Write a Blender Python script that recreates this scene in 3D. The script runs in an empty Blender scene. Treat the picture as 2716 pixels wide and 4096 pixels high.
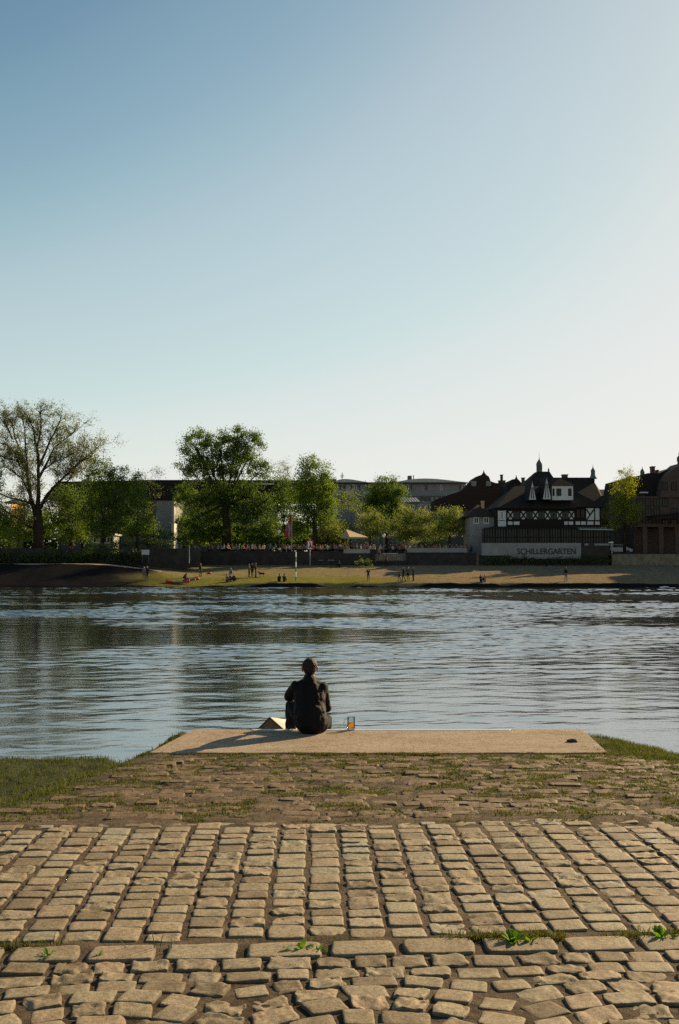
import bpy, bmesh, math, random
import numpy as np
from mathutils import Vector, Matrix, noise as mnoise

# ---------------------------------------------------------------- camera, sky, sun, exposure
SC = bpy.context.scene
E = 3.6                                   # eye height above the river surface
F = 4096 * 35 / 36
TH = math.atan((2230 - 2048) / F)
cam_d = bpy.data.cameras.new('camera')
cam = bpy.data.objects.new('camera', cam_d)
SC.collection.objects.link(cam)
cam_d.sensor_fit = 'VERTICAL'; cam_d.sensor_height = 36; cam_d.sensor_width = 24; cam_d.lens = 35
cam_d.clip_start = 0.1; cam_d.clip_end = 9000
cam.location = (0, 0, E)
cam.rotation_euler = (math.pi / 2 + TH, 0, 0)
SC.camera = cam

SUN_EL = math.radians(23.5); SUN_AZ = math.radians(46)      # azimuth to the right of the view direction
w = bpy.data.worlds.new('World'); SC.world = w; w.use_nodes = True
nt = w.node_tree; nt.nodes.clear()
sky = nt.nodes.new('ShaderNodeTexSky'); sky.sky_type = 'NISHITA'; sky.sun_disc = False
sky.sun_elevation = SUN_EL; sky.sun_rotation = SUN_AZ
sky.air_density = 0.8; sky.dust_density = 0.4; sky.ozone_density = 1.0; sky.altitude = 100
bg = nt.nodes.new('ShaderNodeBackground'); bg.inputs['Strength'].default_value = 0.05
# the film's soft shoulder, applied to the sky's radiance
v1 = nt.nodes.new('ShaderNodeVectorMath'); v1.operation = 'SCALE'; v1.inputs['Scale'].default_value = .096
v2 = nt.nodes.new('ShaderNodeVectorMath'); v2.operation = 'SCALE'; v2.inputs['Scale'].default_value = 10
cv = nt.nodes.new('ShaderNodeRGBCurve'); cm = cv.mapping; cm.extend = 'HORIZONTAL'
for ci, pts in enumerate((((.165,.155),(.19,.215),(.216,.275),(.25,.37),(.276,.44),(.30,.475),(.36,.54),(.42,.59),(.55,.72),(.81,.82),(1.5,.87)),
                          ((.275,.295),(.30,.355),(.336,.42),(.38,.51),(.42,.57),(.45,.605),(.55,.68),(.69,.76),(.99,.83),(1.5,.86)),
                          ((.465,.405),(.52,.475),(.55,.51),(.66,.625),(.69,.65),(.90,.735),(1.1,.785),(1.5,.82)))):
    c = cm.curves[ci]
    c.points[0].location = (0, 0); c.points[1].location = (pts[-1][0]/1.5, pts[-1][1])
    for a, b in pts[:-1]: c.points.new(a/1.5, b)
cm.update()
wo = nt.nodes.new('ShaderNodeOutputWorld')
nt.links.new(sky.outputs[0], v1.inputs[0]); nt.links.new(v1.outputs[0], cv.inputs['Color']); nt.links.new(cv.outputs[0], v2.inputs[0]); nt.links.new(v2.outputs[0], bg.inputs[0]); nt.links.new(bg.outputs[0], wo.inputs[0])
sun_d = bpy.data.lights.new('sun', 'SUN'); sun_d.energy = 5; sun_d.angle = math.radians(0.5)
sun_d.color = (1.0, 0.76, 0.45)
sun = bpy.data.objects.new('sun', sun_d); SC.collection.objects.link(sun)
sdir = Vector((math.sin(SUN_AZ) * math.cos(SUN_EL), math.cos(SUN_AZ) * math.cos(SUN_EL), math.sin(SUN_EL)))
sun.rotation_euler = sdir.to_track_quat('Z', 'Y').to_euler()
SC.view_settings.view_transform = 'Standard'; SC.view_settings.look = 'None'
SC.view_settings.exposure = 1.0; SC.view_settings.gamma = 1
SC.render.engine = 'CYCLES'
SC.cycles.use_denoising = False
SC.cycles.max_bounces = 6; SC.cycles.transparent_max_bounces = 8

# ---------------------------------------------------------------- helpers
COL = SC.collection
def W(px, py, D):
    """a point D metres ahead whose bearing is that of a photograph pixel"""
    xn = (px - 1358) / F; yn = (2048 - py) / F
    t = D / (math.cos(TH) - yn * math.sin(TH))
    return Vector((xn * t, D, E + (math.sin(TH) + yn * math.cos(TH)) * t))
def X(px, D): return (px - 1358) / F * D * 1.0
def Z(py, D): return W(1358, py, D).z

def tag(o, label=None, cat=None, group=None, kind=None):
    if label: o['label'] = label
    if cat: o['category'] = cat
    if group: o['group'] = group
    if kind: o['kind'] = kind
    return o
def empty(name, loc=(0, 0, 0), label=None, cat=None, group=None, rz=0):
    o = bpy.data.objects.new(name, None); COL.objects.link(o)
    o.location = loc; o.rotation_euler = (0, 0, rz); o.empty_display_size = 0.2
    bpy.context.view_layer.update() if False else None
    return tag(o, label, cat, group)
def link(name, me, mats=None, parent=None):
    """one mesh object; parented meshes keep world coordinates"""
    o = bpy.data.objects.new(name, me); COL.objects.link(o)
    if mats is not None:
        for m in (mats if isinstance(mats, (list, tuple)) else [mats]): me.materials.append(m)
    if parent is not None:
        o.parent = parent
        q = parent; inv = Matrix.Identity(4)
        chain = []
        while q is not None: chain.append(q); q = q.parent
        M = Matrix.Identity(4)
        for q in reversed(chain):
            M = M @ q.matrix_parent_inverse @ Matrix.LocRotScale(q.location, q.rotation_euler, q.scale)
        o.matrix_parent_inverse = M.inverted()
    return o

class MB:
    def __init__(s): s.v = []; s.f = []; s.m = []; s.mi = 0
    def add(s, vs, fs):
        b = len(s.v); s.v += [tuple(v) for v in vs]
        for f in fs: s.f.append([b + i for i in f]); s.m.append(s.mi)
        return s
    def box(s, x0, x1, y0, y1, z0, z1):
        return s.add([(x0,y0,z0),(x1,y0,z0),(x1,y1,z0),(x0,y1,z0),(x0,y0,z1),(x1,y0,z1),(x1,y1,z1),(x0,y1,z1)],
              [(0,3,2,1),(4,5,6,7),(0,1,5,4),(1,2,6,5),(2,3,7,6),(3,0,4,7)])
    def prism(s, pts, y0, y1):
        """polygon in X,Z pushed from y0 to y1"""
        n = len(pts)
        a = [(p[0], y0, p[1]) for p in pts] + [(p[0], y1, p[1]) for p in pts]
        return s.add(a, [list(range(n)), list(range(2 * n - 1, n - 1, -1))] +
                     [(i, i + n, (i + 1) % n + n, (i + 1) % n) for i in range(n)])
    def tube(s, pts, r, n=8, cap=True):
        P = [Vector(p) for p in pts]
        if not hasattr(r, '__len__'): r = [r] * len(P)
        rings = []; b = len(s.v)
        for i, p in enumerate(P):
            d = (P[min(i + 1, len(P) - 1)] - P[max(i - 1, 0)]).normalized()
            a = d.orthogonal() if abs(d.z) > .99 else d.cross(Vector((0, 0, 1)))
            a.normalize(); c = d.cross(a)
            for k in range(n):
                t = 2 * math.pi * k / n
                s.v.append(tuple(p + (a * math.cos(t) + c * math.sin(t)) * r[i]))
        for i in range(len(P) - 1):
            for k in range(n):
                k2 = (k + 1) % n
                s.f.append([b + i*n + k, b + (i+1)*n + k, b + (i+1)*n + k2, b + i*n + k2]); s.m.append(s.mi)
        if cap:
            s.f.append([b + k for k in range(n)]); s.m.append(s.mi)
            s.f.append([b + (len(P)-1)*n + k for k in range(n - 1, -1, -1)]); s.m.append(s.mi)
        return s
    def lathe(s, x, y, prof, n=16):
        b = len(s.v)
        for (r, z) in prof:
            for k in range(n):
                t = 2 * math.pi * (k + .5) / n
                s.v.append((x + r * math.cos(t), y + r * math.sin(t), z))
        for i in range(len(prof) - 1):
            for k in range(n):
                k2 = (k + 1) % n
                s.f.append([b + i*n + k, b + i*n + k2, b + (i+1)*n + k2, b + (i+1)*n + k]); s.m.append(s.mi)
        s.f.append([b + k for k in range(n - 1, -1, -1)]); s.m.append(s.mi)
        s.f.append([b + (len(prof)-1)*n + k for k in range(n)]); s.m.append(s.mi)
        return s
    def build(s, name, mats, parent=None, smooth=False, bevel=0):
        me = bpy.data.meshes.new(name); me.from_pydata(s.v, [], s.f)
        me.polygons.foreach_set('material_index', s.m)
        if smooth: me.shade_smooth()
        me.update()
        o = link(name, me, mats, parent)
        if bevel:
            m = o.modifiers.new('bevel', 'BEVEL'); m.width = bevel; m.segments = 2; m.limit_method = 'ANGLE'
        return o

def npmesh(name, V, Fc, attr=None, smooth=False, mi=None):
    """mesh from numpy arrays; all faces have the same corner count"""
    me = bpy.data.meshes.new(name)
    V = np.asarray(V, np.float32); Fc = np.asarray(Fc, np.int32); k = Fc.shape[1]
    me.vertices.add(len(V)); me.vertices.foreach_set('co', V.ravel())
    me.loops.add(Fc.size); me.loops.foreach_set('vertex_index', Fc.ravel())
    me.polygons.add(len(Fc)); me.polygons.foreach_set('loop_start', np.arange(0, Fc.size, k, dtype=np.int32))
    try: me.polygons.foreach_set('loop_total', np.full(len(Fc), k, np.int32))
    except Exception: pass
    if mi is not None: me.polygons.foreach_set('material_index', np.asarray(mi, np.int32))
    me.update(calc_edges=True)
    if attr:
        for an, arr in attr.items():
            a = me.attributes.new(an, 'FLOAT', 'POINT'); a.data.foreach_set('value', np.asarray(arr, np.float32))
    if smooth: me.shade_smooth()
    return me

def vnoise(x, y, seed=0):
    """smooth value noise on arrays"""
    xi = np.floor(x).astype(np.int64); yi = np.floor(y).astype(np.int64)
    fx = x - xi; fy = y - yi
    fx = fx*fx*(3-2*fx); fy = fy*fy*(3-2*fy)
    def h(a, b):
        n = (a * 374761393 + b * 668265263 + seed * 974634777) & 0xffffffff
        n = ((n ^ (n >> 13)) * 1274126177) & 0xffffffff
        return ((n ^ (n >> 16)) & 0xffff) / 65535.0
    return (h(xi,yi)*(1-fx)+h(xi+1,yi)*fx)*(1-fy)+(h(xi,yi+1)*(1-fx)+h(xi+1,yi+1)*fx)*fy
def fbm(x, y, o=4, seed=0):
    r = 0; a = .5
    for i in range(o): r = r + a * vnoise(x * 2**i, y * 2**i, seed + i); a *= .5
    return r

# ---------------------------------------------------------------- materials
def nodes(name):
    m = bpy.data.materials.new(name); m.use_nodes = True
    n = m.node_tree.nodes; l = m.node_tree.links
    return m, n, l, n['Principled BSDF']
def mat(name, c, rough=.8, var=.25, scale=3., bump=.0, bscale=None, metal=0, spec=.5, c2=None, stretch=None, co='Object'):
    """base colour varied by two octaves of noise, with an optional bump"""
    m, n, l, p = nodes(name)
    tc = n.new('ShaderNodeTexCoord'); mp = n.new('ShaderNodeMapping')
    l.new(tc.outputs[co], mp.inputs[0])
    if stretch: mp.inputs['Scale'].default_value = stretch
    t = n.new('ShaderNodeTexNoise'); t.inputs['Scale'].default_value = scale; t.inputs['Detail'].default_value = 8
    t.inputs['Roughness'].default_value = .65
    l.new(mp.outputs[0], t.inputs[0])
    r = n.new('ShaderNodeValToRGB'); r.color_ramp.elements[0].position = .32; r.color_ramp.elements[1].position = .68
    a = c2 if c2 else [x * (1 - var) for x in c]; b = c if c2 else [min(1, x * (1 + var)) for x in c]
    r.color_ramp.elements[0].color = (*a, 1); r.color_ramp.elements[1].color = (*b, 1)
    l.new(t.outputs[0], r.inputs[0]); l.new(r.outputs[0], p.inputs['Base Color'])
    p.inputs['Roughness'].default_value = rough; p.inputs['Metallic'].default_value = metal
    p.inputs['Specular IOR Level'].default_value = spec
    if bump:
        t2 = n.new('ShaderNodeTexNoise'); t2.inputs['Scale'].default_value = bscale or scale * 4; t2.inputs['Detail'].default_value = 6
        l.new(mp.outputs[0], t2.inputs[0])
        b_ = n.new('ShaderNodeBump'); b_.inputs['Strength'].default_value = bump; b_.inputs['Distance'].default_value = .02
        l.new(t2.outputs[0], b_.inputs['Height']); l.new(b_.outputs[0], p.inputs['Normal'])
    return m
def leafmat(name, c, c2, tr=.45, scale=.45):
    m, n, l, p = nodes(name)
    tc = n.new('ShaderNodeTexCoord')
    t = n.new('ShaderNodeTexNoise'); t.inputs['Scale'].default_value = scale; t.inputs['Detail'].default_value = 6; t.inputs['Roughness'].default_value = .8
    l.new(tc.outputs['Object'], t.inputs[0])
    r = n.new('ShaderNodeValToRGB'); r.color_ramp.elements[0].position = .36; r.color_ramp.elements[1].position = .64
    r.color_ramp.elements[0].color = (*c, 1); r.color_ramp.elements[1].color = (*c2, 1)
    l.new(t.outputs[0], r.inputs[0]); l.new(r.outputs[0], p.inputs['Base Color'])
    p.inputs['Roughness'].default_value = .6; p.inputs['Specular IOR Level'].default_value = .3
    ts = n.new('ShaderNodeBsdfTranslucent'); mx = n.new('ShaderNodeMixShader'); mx.inputs[0].default_value = tr
    hs = n.new('ShaderNodeHueSaturation'); hs.inputs['Hue'].default_value = .485; hs.inputs['Saturation'].default_value = 1.15; hs.inputs['Value'].default_value = 1.6
    l.new(r.outputs[0], hs.inputs['Color']); l.new(hs.outputs[0], ts.inputs[0])
    l.new(p.outputs[0], mx.inputs[1]); l.new(ts.outputs[0], mx.inputs[2])
    l.new(mx.outputs[0], n['Material Output'].inputs[0])
    return m
M = {}
M['bark'] = mat('bark', (.035,.027,.021), .95, .3, 2, .5, spec=0)
M['leaf_dark'] = leafmat('leaf_dark', (.036,.070,.013), (.092,.145,.026), .5)
M['leaf_mid'] = leafmat('leaf_mid', (.055,.095,.015), (.12,.18,.032), .5)
M['leaf_light'] = leafmat('leaf_light', (.08,.115,.026), (.15,.18,.046), .5)
M['leaf_yellow'] = leafmat('leaf_yellow', (.11,.14,.018), (.19,.21,.028), .5)
M['leaf_sparse'] = leafmat('leaf_sparse', (.085,.105,.03), (.15,.17,.055), .5)
M['grass_blade'] = leafmat('grass_blade', (.028,.044,.009), (.075,.078,.02), .45, 3)
M['stone_wall'] = mat('stone_wall', (.038,.032,.028), .9, .4, 1.2, .6, 6, spec=.15)
M['dark_wood'] = mat('dark_wood', (.018,.013,.010), .85, .25, 4, spec=.15)
M['plaster'] = mat('plaster', (.48,.48,.46), .9, .12, 1.5)
M['plaster_grey'] = mat('plaster_grey', (.22,.21,.20), .9, .15, 1)
M['facade'] = mat('facade', (.24,.22,.205), .9, .12, .6)
M['facade_dark'] = mat('facade_dark', (.10,.085,.08), .9, .15, .6)
M['tile'] = mat('tile', (.042,.026,.021), .9, .3, 3, .5, 12, spec=.1)
M['slate'] = mat('slate', (.022,.018,.017), .9, .3, 3, .4, 12, spec=.1)
M['sheet_roof'] = mat('sheet_roof', (.42,.38,.34), .6, .12, 2)
M['copper'] = mat('copper', (.07,.10,.09), .7, .2, 2)
M['glass_dark'] = mat('glass_dark', (.012,.013,.015), .25, .2, 2, spec=.25)
M['brick'] = mat('brick', (.075,.046,.034), .9, .3, 2, .4, 9)
M['metal'] = mat('metal', (.32,.33,.34), .5, .1, 6, metal=.6)
M['dark_metal'] = mat('dark_metal', (.04,.04,.045), .5, .1, 6)
M['white_paint'] = mat('white_paint', (.75,.75,.73), .5, .05, 5)
M['green_paint'] = mat('green_paint', (.03,.20,.09), .5, .1, 5)
M['red_paint'] = mat('red_paint', (.42,.03,.03), .6, .15, 5)
M['black'] = mat('black_paint', (.012,.012,.012), .6, .1, 5)
M['canvas'] = mat('canvas', (.40,.29,.17), .9, .1, 3)
M['hedge'] = leafmat('hedge_leaf', (.03,.05,.012), (.06,.09,.02), .35)
M['orange_wall'] = mat('orange_wall', (.48,.28,.14), .9, .1, 1)
# ================================================================ river
def ss(a, b, x): t = np.clip((x - a) / (b - a), 0, 1); return t*t*(3-2*t)
WAVE = .021
def water_mat():
    m, n, l, p = nodes('river_water')
    p.inputs['Base Color'].default_value = (.022,.026,.022,1); p.inputs['Roughness'].default_value = .05
    p.inputs['IOR'].default_value = 2.4
    tc = n.new('ShaderNodeTexCoord')
    def nz(sx, sy, sc, det, ro=.55):
        mp = n.new('ShaderNodeMapping'); mp.inputs['Scale'].default_value = (sx, sy, 1)
        l.new(tc.outputs['Object'], mp.inputs[0])
        t = n.new('ShaderNodeTexNoise'); t.inputs['Scale'].default_value = sc; t.inputs['Detail'].default_value = det; t.inputs['Roughness'].default_value = ro
        l.new(mp.outputs[0], t.inputs[0]); return t.outputs[0]
    b = n.new('ShaderNodeBump'); b.inputs['Strength'].default_value = 1; b.inputs['Distance'].default_value = .006
    l.new(nz(.7, 1, 5, 4, .6), b.inputs['Height']); l.new(b.outputs[0], p.inputs['Normal'])
    gl = n.new('ShaderNodeBsdfGlossy'); gl.inputs['Roughness'].default_value = .06; l.new(b.outputs[0], gl.inputs['Normal'])
    df = n.new('ShaderNodeBsdfDiffuse'); df.inputs[0].default_value = (.022,.026,.022,1)
    lw = n.new('ShaderNodeLayerWeight'); pw = n.new('ShaderNodeMath'); pw.operation = 'POWER'; pw.inputs[1].default_value = 1.1; l.new(lw.outputs['Facing'], pw.inputs[0])
    ml = n.new('ShaderNodeMath'); ml.operation = 'MULTIPLY_ADD'; ml.inputs[1].default_value = .82; ml.inputs[2].default_value = .0; l.new(pw.outputs[0], ml.inputs[0])
    mx = n.new('ShaderNodeMixShader'); l.new(ml.outputs[0], mx.inputs[0]); l.new(df.outputs[0], mx.inputs[1]); l.new(gl.outputs[0], mx.inputs[2])
    l.new(mx.outputs[0], n['Material Output'].inputs[0])
    return m
# real waves: crests of many lengths, weaker in calm patches; the mesh is finer near the bank
wy = [11.0]
while wy[-1] < 121.9: wy.append(wy[-1] + max(.05, .0013*wy[-1]))
wy = np.array(wy); wt = np.linspace(-1, 1, 620); wt = np.sign(wt)*(.75*np.abs(wt) + .25*np.abs(wt)**4)
WX = wt[None,:]*(wy[:,None]*.62 + 3); WY = np.repeat(wy[:,None], len(wt), 1)
cell = np.maximum((wy*.62+3)*2*.75/620, np.gradient(wy))[:,None]
rw = np.random.default_rng(17); H = np.zeros_like(WX)
patch = ss(.36, .62, fbm(WX*.045+3, WY*.11, 4, 51)); patch2 = ss(.3, .65, fbm(WX*.12, WY*.35, 3, 52))
amp = (.12 + .88*patch)*(.40 + .60*patch2)*(.17 + .83*ss(16, 50, WY) + 1.2*ss(30, 70, WY))
for k_ in range(64):
    lam = .28*(11)**rw.random(); a = rw.normal()*.42 + math.pi/2 + .12; ph = rw.random()*6.28
    kx, ky = math.cos(a)*2*math.pi/lam, math.sin(a)*2*math.pi/lam
    fade = ss(1.8, 3.2, lam/cell)
    slope = WAVE*(1 if lam < 2 else .6)
    H += slope*lam/(2*math.pi)*fade*np.sin(kx*WX + ky*WY + ph + 1.2*np.sin(.31*WX+.23*WY+k_))
H *= amp
I = np.arange(WX.size).reshape(WX.shape)
me = npmesh('river_water', np.stack([WX.ravel(), WY.ravel(), H.ravel()], -1), np.stack([I[:-1,:-1], I[:-1,1:], I[1:,1:], I[1:,:-1]], -1).reshape(-1,4), None, True)
M['water'] = water_mat(); tag(link('river_water', me, M['water']), kind='structure')
xo = (wy[0]*.62+3, wy[-1]*.62+3)
tag(MB().add([(-700,wy[0],0),(-xo[0],wy[0],0),(-xo[1],wy[-1],0),(-700,wy[-1],0)],[(0,1,2,3)]).add([(xo[0],wy[0],0),(700,wy[0],0),(700,wy[-1],0),(xo[1],wy[-1],0)],[(0,1,2,3)]).build('outer_river_water', M['water']), kind='structure')

# ================================================================ near bank
rng = np.random.default_rng(7); random.seed(7)
ROT = math.radians(3.0)                   # the paving is turned a little against the view
def ss(a, b, x): t = np.clip((x - a) / (b - a), 0, 1); return t*t*(3-2*t)
def near_z(x, y):
    x = np.asarray(x, float); y = np.asarray(y, float)
    z = np.where(y < 6.4, -1.665 - .02*(y-3.4), np.interp(y, [6.4, 10.6, 11, 40], [-1.725, -2.075, -2.10, -2.10]))
    xl = np.interp(y, [-40, 6.3, 7.0, 10.6, 12.1, 40], [-60, -4.6, -2.45, -2.05, -1.85, -1.85])
    d = np.clip(xl - x, 0, None); d = d*d/(d+.15)
    z = np.maximum(z - (.62 + .5*ss(9, 10.4, y))*d, np.minimum(z, -2.84))
    xr = np.interp(y, [-40, 7.5, 10.6, 12, 40], [60, 6.5, 3.2, 2.75, 2.7])
    d = np.clip(x - xr, 0, None); z = z - .27*d*d/(d+.2)
    ye = np.interp(x, [-60, -3.3, -1.95, -1.8, 2.95, 4.0, 60], [14.4, 14.2, 12.3, 11.9, 11.9, 12.35, 12.9])
    d = np.clip(y - ye, 0, None)
    z = z - 1.1*d*d/(d+.12)
    z = np.maximum(z, -5.2)
    # bumps on the earth part
    e = ss(6.35, 6.6, y)
    off = (fbm(x*2.2, y*2.2, 4, 3) - .47)*.085*e + (fbm(x*.5, y*.5, 2, 9)-.35)*.05*e
    flat = ss(-1.9, -1.7, x)*(1-ss(2.7, 2.9, x))*ss(10.3, 10.6, y)
    return z + off*(1-flat) + E
def axis(*seg):
    r = []
    for a, b, st in seg: r.append(np.arange(a, b, st))
    return np.concatenate(r)
gx = axis((-60,-8,2.),(-8,8,.05),(8,60.1,2.)); gy = axis((-40,2,2.),(2,16,.05),(16,22.1,1.))
GX, GY = np.meshgrid(gx, gy); GZ = near_z(GX, GY)
paved = (1-ss(6.35,6.5,GY)); GZ = GZ - .006*paved - .001*paved*(1-ss(4.2, 4.4, GY))
nx, ny = len(gx), len(gy)
I = np.arange(nx*ny).reshape(ny, nx)
Fc = np.stack([I[:-1,:-1], I[:-1,1:], I[1:,1:], I[1:,:-1]], -1).reshape(-1, 4)
def shoulder(x, y):
    xl = np.interp(y, [-40, 6.3, 7.0, 10.6, 12.1, 40], [-60, -4.6, -2.35, -1.95, -1.75, -1.75])
    xr = np.interp(y, [-40, 7.5, 10.6, 12, 40], [60, 6.0, 3.0, 2.7, 2.6])
    return np.maximum(ss(-.35, .35, xl - x), ss(-.5, .5, x - xr))
green = np.clip(shoulder(GX, GY) + (fbm(GX*1.1, GY*1.1, 4, 21)-.5)*1.2*(GY>6.45), 0, 1)
def ground_mat():
    m, n, l, p = nodes('bank_earth')
    at = n.new('ShaderNodeAttribute'); at.attribute_name = 'green'
    tc = n.new('ShaderNodeTexCoord')
    t = n.new('ShaderNodeTexNoise'); t.inputs['Scale'].default_value = 5; t.inputs['Detail'].default_value = 9; t.inputs['Roughness'].default_value = .75
    l.new(tc.outputs['Object'], t.inputs[0])
    r = n.new('ShaderNodeValToRGB'); e = r.color_ramp.elements
    e[0].position = .36; e[0].color = (0.029,0.019,0.011,1); e[1].position = .72; e[1].color = (0.162,0.121,0.079,1)
    q = e.new(.5); q.color = (0.081,0.057,0.035,1)
    l.new(t.outputs[0], r.inputs[0])
    t2 = n.new('ShaderNodeTexNoise'); t2.inputs['Scale'].default_value = 14; t2.inputs['Detail'].default_value = 6
    l.new(tc.outputs['Object'], t2.inputs[0])
    r2 = n.new('ShaderNodeValToRGB'); r2.color_ramp.elements[0].color = (0.016,0.026,0.006,1); r2.color_ramp.elements[1].color = (0.057,0.061,0.016,1)
    r2.color_ramp.elements[0].position = .35; r2.color_ramp.elements[1].position = .7
    l.new(t2.outputs[0], r2.inputs[0])
    ad = n.new('ShaderNodeMath'); ad.operation = 'ADD'; l.new(at.outputs['Fac'], ad.inputs[0])
    sb = n.new('ShaderNodeMath'); sb.operation = 'MULTIPLY_ADD'; sb.inputs[1].default_value = 2.4; sb.inputs[2].default_value = -.85
    l.new(t2.outputs[0], sb.inputs[0]); l.new(sb.outputs[0], ad.inputs[1])
    st = n.new('ShaderNodeMath'); st.operation = 'MULTIPLY'; st.use_clamp = True; l.new(ad.outputs[0], st.inputs[0]); l.new(at.outputs['Fac'], st.inputs[1])
    mx = n.new('ShaderNodeMix'); mx.data_type = 'RGBA'
    l.new(st.outputs[0], mx.inputs['Factor']); l.new(r.outputs[0], mx.inputs['A']); l.new(r2.outputs[0], mx.inputs['B'])
    l.new(mx.outputs['Result'], p.inputs['Base Color']); p.inputs['Roughness'].default_value = .95; p.inputs['Specular IOR Level'].default_value = .15
    b = n.new('ShaderNodeBump'); b.inputs['Strength'].default_value = .9; b.inputs['Distance'].default_value = .03
    t3 = n.new('ShaderNodeTexNoise'); t3.inputs['Scale'].default_value = 22; t3.inputs['Detail'].default_value = 8; t3.inputs['Roughness'].default_value = .7
    l.new(tc.outputs['Object'], t3.inputs[0]); l.new(t3.outputs[0], b.inputs['Height']); l.new(b.outputs[0], p.inputs['Normal'])
    return m
M['earth'] = ground_mat()
me = npmesh('riverbank_ground', np.stack([GX.ravel(), GY.ravel(), GZ.ravel()], -1), Fc, {'green': green.ravel()}, True)
tag(link('riverbank_ground', me, M['earth']), kind='structure')

# ---- paving stones: each a rounded block; one sheet of paving per laying pattern
def stones_mat(nm='paving_granite', k=(1,1,1)):
    m, n, l, p = nodes(nm)
    at = n.new('ShaderNodeAttribute'); at.attribute_name = 'tint'
    tc = n.new('ShaderNodeTexCoord')
    r = n.new('ShaderNodeValToRGB'); e = r.color_ramp.elements
    e[0].position = 0; e[0].color = (0.226,0.171,0.112,1); e[1].position = 1; e[1].color = (0.422,0.349,0.248,1)
    for ps, c in ((.25,(0.317,0.248,0.169,1)),(.5,(0.361,0.298,0.210,1)),(.7,(0.376,0.276,0.193,1)),(.85,(0.347,0.312,0.237,1))):
        q = e.new(ps); q.color = c
    l.new(at.outputs['Fac'], r.inputs[0])
    t = n.new('ShaderNodeTexNoise'); t.inputs['Scale'].default_value = 55; t.inputs['Detail'].default_value = 6; t.inputs['Roughness'].default_value = .8
    l.new(tc.outputs['Object'], t.inputs[0])
    r2 = n.new('ShaderNodeValToRGB'); r2.color_ramp.elements[0].position = .3; r2.color_ramp.elements[1].position = .62
    r2.color_ramp.elements[0].color = (.34,.32,.30,1); r2.color_ramp.elements[1].color = (1.15,1.13,1.08,1)
    l.new(t.outputs[0], r2.inputs[0])
    t4 = n.new('ShaderNodeTexNoise'); t4.inputs['Scale'].default_value = 9; t4.inputs['Detail'].default_value = 5; t4.inputs['Roughness'].default_value = .7
    l.new(tc.outputs['Object'], t4.inputs[0])
    r4 = n.new('ShaderNodeValToRGB'); r4.color_ramp.elements[0].position = .33; r4.color_ramp.elements[1].position = .6
    r4.color_ramp.elements[0].color = (.66,.62,.56,1); r4.color_ramp.elements[1].color = (1.05,1.05,1.05,1)
    l.new(t4.outputs[0], r4.inputs[0])
    a = r.outputs[0]
    for o in (r2, r4):
        mx = n.new('ShaderNodeMix'); mx.data_type = 'RGBA'; mx.blend_type = 'MULTIPLY'; mx.inputs['Factor'].default_value = 1
        l.new(a, mx.inputs['A']); l.new(o.outputs[0], mx.inputs['B']); a = mx.outputs['Result']
    mk = n.new('ShaderNodeMix'); mk.data_type = 'RGBA'; mk.blend_type = 'MULTIPLY'; mk.inputs['Factor'].default_value = 1; mk.inputs['B'].default_value = (*k,1)
    l.new(a, mk.inputs['A'])
    ga = n.new('ShaderNodeAttribute'); ga.attribute_name = 'joint_shade'
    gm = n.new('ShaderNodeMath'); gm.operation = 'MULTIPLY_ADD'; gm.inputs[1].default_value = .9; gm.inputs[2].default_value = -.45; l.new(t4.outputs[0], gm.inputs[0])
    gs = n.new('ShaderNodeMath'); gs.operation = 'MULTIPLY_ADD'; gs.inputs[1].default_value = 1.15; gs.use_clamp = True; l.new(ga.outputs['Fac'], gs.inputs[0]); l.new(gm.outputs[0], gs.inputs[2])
    mg = n.new('ShaderNodeMix'); mg.data_type = 'RGBA'; mg.inputs['B'].default_value = (.035,.026,.018,1)  # joint shade painted as dark soil colour on stone sides and edges
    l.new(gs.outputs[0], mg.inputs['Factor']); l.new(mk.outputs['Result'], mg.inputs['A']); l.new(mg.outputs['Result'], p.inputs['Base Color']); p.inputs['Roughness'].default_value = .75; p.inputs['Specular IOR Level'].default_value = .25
    b = n.new('ShaderNodeBump'); b.inputs['Strength'].default_value = .55; b.inputs['Distance'].default_value = .006
    l.new(t.outputs[0], b.inputs['Height']); l.new(b.outputs[0], p.inputs['Normal'])
    return m
M['granite'] = stones_mat(k=(.87,.90,.87)); M['worn'] = stones_mat('worn_granite', (.76,.68,.58))
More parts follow.
